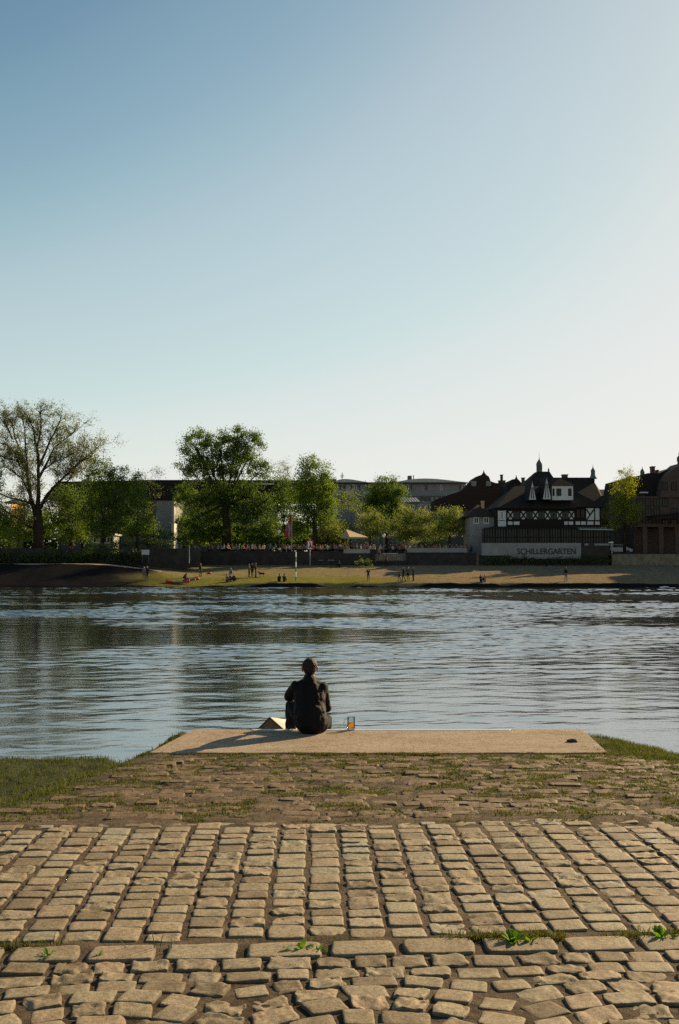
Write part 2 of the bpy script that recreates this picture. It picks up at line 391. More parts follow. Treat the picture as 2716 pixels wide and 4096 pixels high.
class Stones:
    def __init__(s): s.V = []; s.F = []; s.T = []; s.G = []; s.n = 0
    def add(s, cx, cy, w, d, rot, rough=0., tint=.5, top=.0, skew=0., zf=near_z, drop=.07, nu=17, nv=13, rnd=9.):
        u = np.linspace(-1, 1, nu); v = np.linspace(-1, 1, nv)
        u = np.sign(u)*np.abs(u)**.6; v = np.sign(v)*np.abs(v)**.6
        U, Vv = np.meshgrid(u, v)
        k = .14*(1 + .9*rng.random()); a = (U*Vv)**2*k*.5           # rounded corners
        wx = w/2*(1 - a*abs(Vv)**2); dy = d/2*(1 - a*abs(U)**2)
        # irregular outline
        ph = rng.random(8)*6.28
        wob = .022 + .045*rough
        px_ = wx*U*(1 + wob*np.sin(1.7*Vv+ph[0]) + wob*.6*np.sin(4*Vv+ph[1])) + skew*d*Vv*.5
        py_ = dy*Vv*(1 + wob*np.sin(1.5*U+ph[2]) + wob*.6*np.sin(4*U+ph[3]))
        m_ = np.maximum(np.abs(U), np.abs(Vv))
        zz = -drop*np.clip((m_-.94)/.06, 0, 1)**1.5 - .007*np.maximum(abs(U)**rnd, abs(Vv)**rnd)
        X0, Y0 = px_/.1 + rng.random()*99, py_/.1 + rng.random()*99
        zz = zz + (fbm(X0*.7, Y0*.7, 2, 5) - .37)*(.006 + .008*rough) + rough*(fbm(X0*3.2, Y0*3.2, 3, 8)-.43)*.030
        zz = zz + (U*(rng.random()-.5) + Vv*(rng.random()-.5))*.004*(1+rough)
        c, s_ = math.cos(rot), math.sin(rot)
        x = cx + px_*c - py_*s_; y = cy + px_*s_ + py_*c
        z = zf(np.full_like(x, cx), np.full_like(x, cy)) + top + zz
        b = s.n
        I = np.arange(nu*nv).reshape(nv, nu) + b
        s.V.append(np.stack([x.ravel(), y.ravel(), z.ravel()], -1)); s.n += nu*nv
        s.F.append(np.stack([I[:-1,:-1], I[:-1,1:], I[1:,1:], I[1:,:-1]], -1).reshape(-1, 4))
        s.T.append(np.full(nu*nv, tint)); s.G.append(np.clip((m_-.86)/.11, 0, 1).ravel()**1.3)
    def build(s, name, m='granite'):
        me = npmesh(name, np.concatenate(s.V), np.concatenate(s.F), {'tint': np.concatenate(s.T), 'joint_shade': np.concatenate(s.G)}, True)
        return tag(link(name, me, M[m]), kind='structure')
def rotp(u, v):
    """paving coordinates: u along the gutter, v away from the camera"""
    return u*math.cos(ROT) - v*math.sin(ROT), u*math.sin(ROT) + v*math.cos(ROT)
S1 = Stones(); pitch = .183; V0, V1 = 4.49, 6.52
for i in range(-26, 27):
    v = V0 + rng.random()*.05
    wcol = pitch*.955
    while v < V1 - .03:
        d = rng.choice([.105, .118, .13, .145, .17], p=[.18,.27,.27,.18,.10])
        u = i*pitch + .03*math.sin(v*1.1 + i*.1) + (rng.random()-.5)*.012 + .03
        cx, cy = rotp(u, v + d/2)
        r = rng.random(); rough = .12*rng.random() if r < .6 else rng.random()*.8 + .2
        S1.add(cx, cy, wcol*(.92+.10*rng.random()), d*.985, ROT + (rng.random()-.5)*.06, rough, rng.random(), .002 + (rng.random()-.5)*.008)
        v += d + .006
# the last row before the earth: longer slabs laid across
u = -4.6
while u < 4.6:
    wd = .15 + .09*rng.random(); cx, cy = rotp(u + wd/2, V1 + .045)
    S1.add(cx, cy, wd*.95, .085, ROT + (rng.random()-.5)*.03, .2*rng.random(), rng.random(), .0)
    u += wd + .012
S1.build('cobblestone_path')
S2 = Stones()
u = -4.6                                     # long flat kerb slabs
while u < 4.6:
    wd = .30 + .06*rng.random(); cx, cy = rotp(u + wd/2, 4.36 + .006*math.sin(u*3))
    S2.add(cx, cy, wd*.97, .175, ROT + (rng.random()-.5)*.03, .12*rng.random(), rng.random()*.6+.2, .008, nu=17, rnd=10)
    u += wd + .012
v = 4.27; row = 0
while v > 1.7:
    d = .10 + .03*rng.random(); amp = np.interp(v, [3.4, 3.9, 4.2], [.13, .07, .0]); lam = 1.05
    u = -4.0 + rng.random()*.15
    while u < 4.0:
        wd = .12 + .075*rng.random()
        ph = (u + wd/2)*2*math.pi/lam/2 + .6 + .25*math.sin(u*.9)
        off = amp*(abs(math.sin(ph))*2 - 1)
        sl = amp*2*math.copysign(1, math.sin(ph))*math.cos(ph)*math.pi/lam
        cx, cy = rotp(u + wd/2, v - d/2 + off + (rng.random()-.5)*.012)
        r = rng.random(); rough = .15*rng.random() if r < .45 else .3 + .7*rng.random()
        S2.add(cx, cy, wd*1.0, d*1.02, ROT + math.atan(sl)*.9 + (rng.random()-.5)*.16, rough, rng.random()*.7, .002 + (rng.random()-.5)*.010,
               skew=(rng.random()-.5)*.5*(v < 4.0), nu=19, nv=15)
        u += wd + .014
    v -= d + .012; row += 1
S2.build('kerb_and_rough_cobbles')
# worn half-buried slabs in the earth slope
S3 = Stones(); v = 6.72
while v < 10.6:
    d = .11 + .06*rng.random(); u = -2.3 + rng.random()*.4
    while u < 5.2:
        wd = .18 + .18*rng.random(); cx, cy = rotp(u + wd/2, v + d/2)
        ok = shoulder(np.array([cx]), np.array([cy]))[0] < .3 and cy < 10.35
        keep = vnoise(np.array([cx*1.3]), np.array([cy*1.3]), 4)[0]
        if ok and rng.random() < .62 + .4*keep - .3*(cx < -1.3):
            S3.add(cx, cy, wd*.95, d*.92, ROT + (rng.random()-.5)*.12, .25 + .6*rng.random(), rng.random()*.12 - .1, -.004 + .016*rng.random(), drop=.05)
        u += wd + .02
    v += d + .02
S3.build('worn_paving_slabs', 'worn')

# ---- concrete landing slab with galvanised strip, steps behind it
def concrete_mat():
    m, n, l, p = nodes('weathered_concrete'); tc = n.new('ShaderNodeTexCoord'); a = None
    for sc, lo, hi, c0, c1, st in ((1.3,.35,.62,(.72,.68,.62),(1,1,1),(1,2.2,1)), (60,.34,.6,(.45,.42,.38),(1.15,1.12,1.08),(1,1,1)), (11,.36,.5,(.74,.70,.64),(1,1,1),(1,1,1))):
        mp = n.new('ShaderNodeMapping'); mp.inputs['Scale'].default_value = st; l.new(tc.outputs['Object'], mp.inputs[0])
        t = n.new('ShaderNodeTexNoise'); t.inputs['Scale'].default_value = sc; t.inputs['Detail'].default_value = 9; t.inputs['Roughness'].default_value = .7; l.new(mp.outputs[0], t.inputs[0])
        r = n.new('ShaderNodeValToRGB'); r.color_ramp.elements[0].position = lo; r.color_ramp.elements[1].position = hi
        r.color_ramp.elements[0].color = (*c0,1); r.color_ramp.elements[1].color = (*c1,1); l.new(t.outputs[0], r.inputs[0])
        mx = n.new('ShaderNodeMix'); mx.data_type = 'RGBA'; mx.blend_type = 'MULTIPLY'; mx.inputs['Factor'].default_value = 1
        if a is None: mx.inputs['A'].default_value = (.36,.30,.235,1)
        else: l.new(a, mx.inputs['A'])
        l.new(r.outputs[0], mx.inputs['B']); a = mx.outputs['Result']
        if sc == 60:
            b = n.new('ShaderNodeBump'); b.inputs['Strength'].default_value = .7; b.inputs['Distance'].default_value = .008; l.new(t.outputs[0], b.inputs['Height']); l.new(b.outputs[0], p.inputs['Normal'])
    l.new(a, p.inputs['Base Color']); p.inputs['Roughness'].default_value = .95; p.inputs['Specular IOR Level'].default_value = .1
    return m
M['concrete'] = concrete_mat()
M['strip'] = mat('galvanised_strip', (.42,.39,.35), .55, .1, 12, .2, 60, metal=.1)
Zl = E - 2.06
def lerp_(a, b, t): return a + (b-a)*t
def slab(name, pts, z0, z1, m, bevel=.012):
    n = len(pts)
    b = MB().add([(p[0],p[1],z0) for p in pts] + [(p[0],p[1],z1) for p in pts],
       [list(range(n-1,-1,-1)), list(range(n, 2*n))] + [(i,(i+1)%n,(i+1)%n+n,i+n) for i in range(n)])
    return b.build(name, m, bevel=bevel)
root = empty('concrete_landing', (.5, 11.3, Zl-.5), 'pale concrete landing slab at the water edge with a metal strip along its far side', 'landing')
y1 = 12.06
fe = []                                      # worn, slightly broken near edge
for i in range(121):
    t_ = i/120; fe.append((lerp_(-2.02, 2.84, t_), 10.60 + .05*float(fbm(np.array([t_*18]), np.array([.5]), 4, 91)[0]) + (.03 if float(vnoise(np.array([t_*40]), np.array([3.]), 92)[0]) > .86 else 0)))
s_ = slab('slab', fe + [(2.92,y1),(2.06,y1),(2.04,11.97),(-1.02,11.97),(-1.08,y1),(-1.75,y1)], Zl-.5, Zl, M['concrete'])
s_.parent = root; s_.matrix_parent_inverse = Matrix.Translation(root.location).inverted()
s_ = slab('metal_strip', [(2.055,y1),(2.03,11.974),(-1.015,11.974),(-1.07,y1)], Zl-.5, Zl+.003, M['strip'], .004)
s_.parent = root; s_.matrix_parent_inverse = Matrix.Translation(root.location).inverted()
b = MB()
for k in range(7):
    b.box(-1.7, 2.8, 12.064+.36*k, 12.064+.36*(k+1)-.002, Zl-2.2, Zl-.24-.19*k)
b.build('river_steps', M['concrete'], bevel=.01)
bpy.data.objects['river_steps']; tag(bpy.data.objects['river_steps'], 'concrete steps going down to the river behind the landing slab', 'steps')

# ---- grass
def blades(name, pts, hmin, hmax, wd, lean=.5, label=None, seed=1):
    r = np.random.default_rng(seed); n = len(pts)
    P = np.asarray(pts, float)
    a = r.random(n)*2*np.pi; h = hmin + (hmax-hmin)*r.random(n)**1.5
    la = r.random(n)*2*np.pi; ln = lean*r.random(n)*h
    dx, dy = np.cos(a)*wd*(.6+.8*r.random(n)), np.sin(a)*wd
    tx, ty = np.cos(la)*ln, np.sin(la)*ln
    v = np.empty((n, 5, 3))
    v[:,0] = P + np.stack([-dx/2,-dy/2,-.01+0*h],-1); v[:,1] = P + np.stack([dx/2,dy/2,-.01+0*h],-1)
    v[:,2] = P + np.stack([-dx*.35+tx*.35,-dy*.35+ty*.35,h*.6],-1); v[:,3] = P + np.stack([dx*.35+tx*.35,dy*.35+ty*.35,h*.6],-1)
    v[:,4] = P + np.stack([tx,ty,h],-1)
    b = np.arange(n)*5
    Fq = np.stack([np.stack([b,b+1,b+3],-1), np.stack([b,b+3,b+2],-1), np.stack([b+2,b+3,b+4],-1)], 1).reshape(-1,3)
    me = npmesh(name, v.reshape(-1,3), Fq)
    o = link(name, me, M['grass_blade'])
    return tag(o, label, 'grass', kind='stuff')
def scatter(n, x0, x1, y0, y1, prob, seed):
    r = np.random.default_rng(seed)
    x = x0 + (x1-x0)*r.random(n); y = y0 + (y1-y0)*r.random(n)
    k = r.random(n) < prob(x, y); x, y = x[k], y[k]
    return np.stack([x, y, near_z(x, y)], -1)
pL = scatter(150000, -7.5, -1.6, 6.5, 15.2, lambda x, y: (.35+.65*(1-ss(9.8,10.6,y)))*ss(-.02,.55, np.interp(y, [6.3,7.0,10.6,12.1,14],[-4.6,-2.35,-1.95,-1.75,-1.75]) - x)*(.35+.65*vnoise(x*3,y*3,2)), 3)
blades('bank_grass', pL, .02, .075, .008, .7, 'dense shaded green grass covering the sloping bank at the left', 3)
pR = scatter(90000, 2.3, 6.5, 7.5, 12.8, lambda x, y: ss(-.5,.7, x - np.interp(y, [7.5,10.6,12],[6.0,3.0,2.75]))*(.2+.8*(vnoise(x*4,y*4,2)>.4)), 4)
blades('shoulder_grass', pR, .02, .065, .007, .9, 'dry sunlit grass on the rounded shoulder right of the landing', 4)
def tuft(x, y):
    q = (fbm(x*2.6, y*3.6, 3, 31) + .25*(y-6.6)/4 + .12*ss(1.5,3.5,x) > .52)*(fbm(x*9, y*14, 3, 12) > .44)
    out = ((x < -1.98) | (x > 2.85) | (y < 10.58))
    return q*out*.9*(y > 6.6) + .035*out
pS = scatter(260000, -3.2, 5.5, 6.62, 11.6, tuft, 5)
blades('slope_weeds', pS, .006, .026, .008, 1., 'low green weeds growing between the worn slabs of the slope', 5)
# along the landing's near edge and its left side
r5 = np.random.default_rng(8); n = 5000
x = -2.2 + 5.6*r5.random(n); y = 10.57 - .06*r5.random(n)**2
k = vnoise(x*2.6, x*0, 77)*.6 + vnoise(x*9, x*0, 78)*.35 + .2*r5.random(n) > .66; x, y = x[k], y[k]
t = r5.random(1500); ex = np.interp(t, [0,1], [-2.05,-1.80]) - .13*r5.random(1500)**1.5; ey = np.interp(t, [0,1], [10.55,12.05])
k = vnoise(t*9, t*0, 5) > .3; ex, ey = ex[k], ey[k]
x = np.concatenate([x, ex]); y = np.concatenate([y, ey])
blades('edge_grass', np.stack([x, y, np.maximum(near_z(x, y), Zl-.09)], -1), .008, .042, .008, .8, 'grass tufts lining the near edge of the concrete landing', 6)
# gutter between path and kerb, and joints
n = 26000; r6 = np.random.default_rng(9)
u = -4.5 + 9*r6.random(n); v = 4.462 + .03*r6.normal(size=n)*.8
cl = fbm(u*1.7, u*0+.5, 3, 40) + .28*ss(.2,.9,u)*(1-ss(1.15,1.3,u)) - .12
k = (cl + .25*r6.random(n) > .505) & (np.abs(v-4.462) < .055); u, v = u[k], v[k]
x, y = rotp(u, v)
blades('gutter_weeds', np.stack([x, y, near_z(x, y)-.012], -1), .008, .05, .006, 1.1, 'green grass and weeds in the joint between cobblestone path and kerb slabs', 7)
# a few taller broad-leaved weeds in the joint, each a plant
M['weed'] = leafmat('weed_leaf', (.05,.13,.015), (.11,.20,.03), .5, 8)
def weed(px, py, D, nl, h, label, seed):
    r = random.Random(seed); p = W(px, py, D); p.z = float(near_z(p.x, p.y)) - .01
    root = empty('leafy_weed', p, label, 'weed', 'weeds in the joint between path and kerb')
    b = MB()
    for i in range(nl):
        a = r.random()*6.28; ln = h*(.5+.6*r.random()); up = .3+.9*r.random(); wd = ln*.16
        pts = [p + Vector((math.cos(a), math.sin(a), 0))*ln*t*math.cos(up) + Vector((0,0,ln*(t*math.sin(up) - .25*t*t))) for t in (0,.3,.6,.85,1)]
        sd = Vector((-math.sin(a), math.cos(a), 0))
        ws = [.25,.9,1,.6,0]
        vs = []
        for q, w_ in zip(pts, ws): vs += [q - sd*wd*w_, q + Vector((0,0,-wd*.25)), q + sd*wd*w_]
        fs = []
        for j in range(4):
            fs += [(3*j,3*j+1,3*j+4,3*j+3),(3*j+1,3*j+2,3*j+5,3*j+4)]
        b.add(vs, fs)
    b.build('leaves', M['weed'], root)
    MB().tube([p - Vector((0,0,.01)), p + Vector((.002,0,h*.5))], [.004,.002], 6).build('stem', M['weed'], root)
weed(1195, 3745, 4.35, 12, .085, 'bright green dandelion-like weed near the middle of the joint before the kerb slabs', 1)
weed(1265, 3755, 4.35, 14, .06, 'small bushy weed just right of the bright dandelion-like weed', 2)
weed(2050, 3700, 4.45, 30, .09, 'darkest and widest weed clump in the joint, right of centre', 3)
weed(2120, 3695, 4.45, 24, .075, 'dark weed clump touching the right side of the widest clump', 4)
weed(2640, 3670, 4.50, 26, .085, 'dark green weed clump in the joint near the right edge', 5)
weed(190, 3770, 4.28, 14, .06, 'low weed in the joint near the left edge of the path', 6)
weed(400, 3765, 4.28, 16, .055, 'low weed in the joint left of the tall grass stalks', 7)
# thin tall stalks
p = W(620, 3745, 4.36); p.z = float(near_z(p.x, p.y))
root = empty('grass_stalks', p, 'tall thin grass stalks standing up from the joint left of centre', 'grass')
for (dx, h, l_) in ((0,.105,-.02),(.02,.075,.015),(-.12,.05,-.03),(.07,.06,.0)):
    q = p + Vector((dx,0,-.01)); MB().tube([q, q+Vector((l_*.3,0,h*.5)), q+Vector((l_,0,h))], [.003,.0024,.0008], 5).build('stalk', M['weed'], root)
# dark stone lying on the landing
M['dark_stone'] = mat('dark_stone', (.035,.033,.03), .9, .3, 20)
bm = bmesh.new(); bmesh.ops.create_icosphere(bm, subdivisions=3, radius=1)
for v in bm.verts:
    q = mnoise.noise(v.co*1.7)*.3; v.co = Vector((v.co.x*.062, v.co.y*.05, max(v.co.z,-.4)*.026))*(1+q)
me = bpy.data.meshes.new('loose_stone'); bm.to_mesh(me); bm.free(); me.shade_smooth()
p = W(2295, 2961, 11.2); o = link('loose_stone', me, M['dark_stone']); o.location = (p.x, 11.25, Zl+.010)
tag(o, 'small dark stone lying near the right end of the concrete landing', 'stone')
# ================================================================ bodies
def capsule(bm, a, b, ra, rb, sx=1., sy=1., nseg=12, ax=None):
    """closed tapered limb from a to b with round ends; sx, sy stretch its section (side, depth)"""
    a = Vector(a); b = Vector(b); d = b - a; L = d.length; d = d.normalized() if L > 1e-6 else Vector((0,0,1))
    side = Vector(ax) if ax is not None else Vector((1,0,0))
    if abs(side.dot(d)) > .95: side = Vector((0,1,0))
    side = (side - d*side.dot(d)).normalized(); dep = d.cross(side)
    rings = []
    for k in range(1, 5): t = math.pi/2*(1-k/4); rings.append((-ra*math.sin(t), ra*math.cos(t)))
    for k in range(0, 4): t = math.pi/2*k/4; rings.append((L + rb*math.sin(t), rb*math.cos(t)))
    vs = []
    for (h, r) in rings:
        vs.append([bm.verts.new(a + d*h + (side*math.cos(2*math.pi*i/nseg)*sx + dep*math.sin(2*math.pi*i/nseg)*sy)*r) for i in range(nseg)])
    for r0, r1 in zip(vs, vs[1:]):
        for i in range(nseg): bm.faces.new((r0[i], r0[(i+1)%nseg], r1[(i+1)%nseg], r1[i]))
    bm.faces.new(list(reversed(vs[0]))); bm.faces.new(vs[-1])
    # rounded poles are closed flat: small at this size
def fuse(name, caps, voxel, smooth=4, extra=None):
    """one continuous surface out of overlapping limbs. caps: (a, b, ra, rb, sx, sy, material index)"""
    bm = bmesh.new()
    for c in caps: capsule(bm, *c[:6])
    if extra: extra(bm)
    bmesh.ops.recalc_face_normals(bm, faces=bm.faces)
    me = bpy.data.meshes.new(name + '_src'); bm.to_mesh(me); bm.free()
    ob = bpy.data.objects.new('tmp', me); COL.objects.link(ob)
    m = ob.modifiers.new('r', 'REMESH'); m.mode = 'VOXEL'; m.voxel_size = voxel; m.use_smooth_shade = True
    if smooth:
        m = ob.modifiers.new('s', 'SMOOTH'); m.factor = .5; m.iterations = smooth
    dg = bpy.context.evaluated_depsgraph_get(); dg.update()
    out = bpy.data.meshes.new_from_object(ob.evaluated_get(dg), depsgraph=dg); out.name = name
    bpy.data.objects.remove(ob); bpy.data.meshes.remove(me)
    n = len(out.polygons); cen = np.empty(n*3, np.float32); out.polygons.foreach_get('center', cen); cen = cen.reshape(-1,3)
    best = np.full(n, 1e9); mi = np.zeros(n, np.int32)
    for c in caps:
        a, b = np.array(c[0], float), np.array(c[1], float); d = b - a; L2 = max((d*d).sum(), 1e-9)
        t = np.clip(((cen-a)@d)/L2, 0, 1); dist = np.linalg.norm(cen - (a + t[:,None]*d), axis=1) - (c[2]*(1-t) + c[3]*t)*min(c[4], c[5], 1)
        k = dist < best; best[k] = dist[k]; mi[k] = c[6] if len(c) > 6 else 0
    out.polygons.foreach_set('material_index', mi); out.shade_smooth()
    return out
def crumple(me, amp, sc, seed=0., stretch=(1,1,1)):
    """cloth folds pushed along the normals"""
    me.update()
    n = len(me.vertices); co = np.empty(n*3, np.float32); me.vertices.foreach_get('co', co); co = co.reshape(-1,3)
    no = np.array([v.normal[:] for v in me.vertices])
    h = np.array([mnoise.noise(Vector((c[0]*sc*stretch[0]+seed, c[1]*sc*stretch[1], c[2]*sc*stretch[2]))) +
                  .5*mnoise.noise(Vector((c[0]*sc*2.3*stretch[0], c[1]*sc*2.3*stretch[1]+seed, c[2]*sc*2.3*stretch[2]))) for c in co])
    h = 1 - 2*np.abs(h)
    co += no*(h*amp)[:,None]; me.vertices.foreach_set('co', co.ravel().astype(np.float32)); me.update()

M['skin'] = mat('skin', (.22,.10,.06), .55, .1, 10)
M['hair'] = mat('hair', (.020,.010,.006), .6, .4, 30, .7, 120, spec=.2, stretch=(1,1,.3))
M['jacket'] = mat('jacket_cloth', (.006,.0045,.0045), .7, .2, 9, .4, 140, spec=.15)
M['jeans'] = mat('dark_trousers', (.010,.010,.012), .9, .2, 12, .3, 200, spec=.15)
M['shoe'] = mat('shoe_leather', (.02,.016,.014), .5, .2, 10)
def mp(px, py, y):
    """point on the seated man: bearing from the photograph, distance y"""
    return Vector(((px-1358)/F*y, y, E - (py-2230)/F*y))
man = empty('person', (-.36, 11.86, Zl), 'man in dark jacket with short brown hair sitting on the far edge of the landing', 'person')
hd = mp(1240, 2668, 11.93)
neck0 = mp(1238, 2722, 11.90); chest = mp(1237, 2762, 11.90); waist = mp(1240, 2838, 11.83); pel = mp(1249, 2888, 11.80)
shL = mp(1187, 2742, 11.93); shR = mp(1290, 2746, 11.93)
elL = mp(1160, 2780, 12.04); elR = mp(1309, 2826, 12.03)
hipL = mp(1218, 2890, 11.86); hipR = mp(1280, 2890, 11.86)
knL = mp(1166, 2818, 12.27); knR = mp(1306, 2874, 12.28)
anL = Vector((knL.x-.01, 12.30, Zl-.19)); anR = Vector((knR.x-.01, 12.36, Zl-.18))
wrL = Vector((elL.x+.14, 12.27, elL.z-.00)); wrR = Vector((elR.x-.06, 12.26, elR.z-.01))
def hand(wr, d, up, side, sgn):
    """palm, four curled fingers of different lengths, thumb from the palm's side"""
    d = Vector(d).normalized(); up = Vector(up).normalized(); side = d.cross(up).normalized()*sgn
    c = [(wr, wr + d*.085, .027, .036, 1.25, .55, 0)]
    for i, (o, ln) in enumerate(((-.030,.070),(-.010,.080),(.010,.075),(.029,.058))):
        r = wr + d*.085 + side*o
        k1 = r + d*ln*.42 - up*.006; k2 = k1 + (d*.8 - up*.6)*ln*.34; k3 = k2 + (d*.3 - up*.95)*ln*.28
        c += [(r - d*.012, k1, .0095, .0088, 1, 1, 0), (k1, k2, .0086, .0080, 1, 1, 0), (k2, k3, .0078, .0068, 1, 1, 0)]
    t0 = wr + d*.03 - side*.028; t1 = t0 + (d*.7 - side*.75)*.042; t2 = t1 + (d*.95 - side*.1 - up*.25)*.032
    c += [(t0, t1, .013, .0105, 1, 1, 0), (t1, t2, .0105, .0085, 1, 1, 0)]
    return c
caps = [
 (neck0, hd - Vector((0,0,.06)), .060, .056, 1, 1, 0),
 (hd + Vector((0,-.008,.022)), hd + Vector((0,.008,-.030)), .088, .074, 1.0, 1.12, 0),
 (hd + Vector((0,.045,-.075)), hd + Vector((0,.065,-.090)), .038, .030, 1.2, 1, 0),       # jaw, chin
 (hd + Vector((0,.102,-.012)), hd + Vector((0,.118,-.042)), .010, .014, 1, 1, 0),          # nose
 (hd + Vector((-.03,.085,.010)), hd + Vector((.03,.085,.010)), .016, .016, 1, 1, 0),       # brow
 (hd + Vector((-.020,.098,-.066)), hd + Vector((.020,.098,-.066)), .009, .009, 1, 1, 0),   # lips
 (hd + Vector((-.092,.006,.002)), hd + Vector((-.089,.008,-.042)), .017, .011, .6, 1.2, 0),   # ears
 (hd + Vector((.092,.006,.002)), hd + Vector((.089,.008,-.042)), .017, .011, .6, 1.2, 0),
 (chest, neck0, .085, .052, 1.2, .9, 0), (shL, shR, .055, .055, 1, 1, 0), (chest, waist, .13, .12, 1.2, .8, 0), (waist, pel, .12, .13, 1.15, .85, 0),
 (shL, elL, .048, .038, 1, 1, 0), (elL, wrL, .037, .026, 1, 1, 0), (shR, elR, .048, .038, 1, 1, 0), (elR, wrR, .037, .026, 1, 1, 0),
 (hipL, knL, .085, .055, 1, 1, 0), (knL, anL, .052, .038, 1, 1, 0), (hipR, knR, .085, .055, 1, 1, 0), (knR, anR, .052, .038, 1, 1, 0),
 (anL, anL + Vector((0,.16,-.035)), .034, .026, 1.1, 1, 0), (anR, anR + Vector((0,.16,-.035)), .034, .026, 1.1, 1, 0)]
caps += hand(wrL, (.75,.55,-.25), (0,.2,1), None, 1) + hand(wrR, (-.55,.8,-.15), (0,.2,1), None, -1)
body = fuse('body', caps, .0055, 3); link('body', body, M['skin'], man)
# hair: a cap over the skull, short and uneven
hair = fuse('hair', [(hd + Vector((0,-.018,.028)), hd + Vector((0,-.022,.004)), .091, .082, 1.02, 1.08, 0),
                     (hd + Vector((0,-.030,-.015)), hd + Vector((0,-.018,-.052)), .066, .050, 1.12, 1, 0),
                     (hd + Vector((0,.030,.055)), hd + Vector((0,.050,.048)), .058, .045, 1.1, 1, 0)], .005, 2)
crumple(hair, .0022, 70, 2., (1,1,.5)); link('hair', hair, M['hair'], man)
for sx in (-.031, .031):
    eyes = bmesh.new(); bmesh.ops.create_uvsphere(eyes, u_segments=10, v_segments=8, radius=.0125, matrix=Matrix.Translation(hd + Vector((sx, .0805, -.012))))
    me = bpy.data.meshes.new('eye'); eyes.to_mesh(me); eyes.free(); link('eye', me, M['white_paint'], man)
up = Vector((0,0,1))
jk = [(chest + Vector((0,0,-.02)), neck0 + Vector((0,0,-.035)), .135, .085, 1.25, .9),
      (shL + Vector((.012,0,-.006)), chest + Vector((0,0,.04)), .068, .10, 1, .9), (shR + Vector((-.012,0,-.006)), chest + Vector((0,0,.04)), .068, .10, 1, .9),
      (shL + Vector((.035,0,-.01)), shR + Vector((-.035,0,-.01)), .080, .080, 1, 1), (chest + Vector((-.05,0,-.03)), chest + Vector((.05,0,-.03)), .125, .125, 1, .9),
      (shL + Vector((.04,0,.02)), neck0 + Vector((0,0,-.005)), .055, .055, 1, 1), (shR + Vector((-.04,0,.02)), neck0 + Vector((0,0,-.005)), .055, .055, 1, 1),
      (shL + Vector((.045,-.01,-.03)), waist + Vector((-.055,0,.02)), .088, .115, 1, 1), (shR + Vector((-.045,-.01,-.03)), waist + Vector((.055,0,.02)), .088, .115, 1, 1),
      (neck0 + Vector((0,.0,-.03)), neck0 + Vector((0,.0,.020)), .080, .072, 1, 1),
      (chest, waist, .150, .158, 1.18, .86), (waist, pel + Vector((0,0,.015)), .158, .150, 1.20, .95), (pel + Vector((0,0,.02)), pel + Vector((0,0,-.004)), .148, .128, 1.18, .98),
      (shL, elL, .070, .064, 1, 1), (elL, elL + (wrL-elL)*.92, .062, .040, 1, 1),
      (shR, elR, .068, .050, 1, 1), (elR, elR + (wrR-elR)*.92, .050, .038, 1, 1)]
jk = [c + (0,) for c in jk]
jacket = fuse('jacket', jk, .0075, 10); crumple(jacket, .008, 11, 3.1, (1,1,.7)); link('jacket', jacket, M['jacket'], man)
tr = [(pel + Vector((-.02,.02,-.01)), pel + Vector((.02,.02,-.01)), .115, .115, 1, 1),
      (hipL, knL, .098, .062, 1, 1), (knL, anL + Vector((0,0,.02)), .064, .058, 1.05, 1), (hipR, knR, .098, .068, 1, 1), (knR, anR + Vector((0,0,.02)), .066, .052, 1, 1)]
tr = [c + (0,) for c in tr]
trm = fuse('trousers', tr, .008, 2); crumple(trm, .008, 10, 5.); link('trousers', trm, M['jeans'], man)
for a in (anL, anR):
    sh = fuse('shoe', [(a + Vector((0,-.02,-.035)), a + Vector((0,.19,-.045)), .046, .040, 1.0, .8, 0), (a + Vector((0,-.01,.01)), a + Vector((0,0,-.03)), .045, .048, 1, 1, 0)], .007, 3)
    zmin = min(v.co.z for v in sh.vertices); dz = (Zl - .24) - zmin
    for v in sh.vertices: v.co.z += dz
    link('shoe', sh, M['shoe'], man)

# ================================================================ beer mug
def glass_mat():
    m, n, l, p = nodes('clear_glass')
    tr = n.new('ShaderNodeBsdfTransparent'); tr.inputs[0].default_value = (.90,.93,.92,1)
    gl = n.new('ShaderNodeBsdfGlossy'); gl.inputs['Roughness'].default_value = .06
    lw = n.new('ShaderNodeLayerWeight'); lw.inputs[0].default_value = .24
    mx = n.new('ShaderNodeMixShader'); l.new(lw.outputs['Fresnel'], mx.inputs[0]); l.new(tr.outputs[0], mx.inputs[1]); l.new(gl.outputs[0], mx.inputs[2])
    l.new(mx.outputs[0], n['Material Output'].inputs[0]); return m
def beer_mat():
    m, n, l, p = nodes('amber_beer')
    tr = n.new('ShaderNodeBsdfTransparent'); tr.inputs[0].default_value = (.95,.65,.2,1)
    tl = n.new('ShaderNodeBsdfTranslucent'); tl.inputs[0].default_value = (.70,.38,.05,1)
    mx = n.new('ShaderNodeMixShader'); mx.inputs[0].default_value = .45; l.new(tr.outputs[0], mx.inputs[1]); l.new(tl.outputs[0], mx.inputs[2])
    l.new(mx.outputs[0], n['Material Output'].inputs[0]); return m
M['glass'] = glass_mat(); M['beer'] = beer_mat()
mc = Vector(((1404-1358)/F*12.0, 12.005, Zl+.004))
mug = empty('beer_mug', mc, 'clear glass beer mug with handle, half full of amber beer, standing on the metal strip', 'beer mug')
R_ = .045; H_ = .152
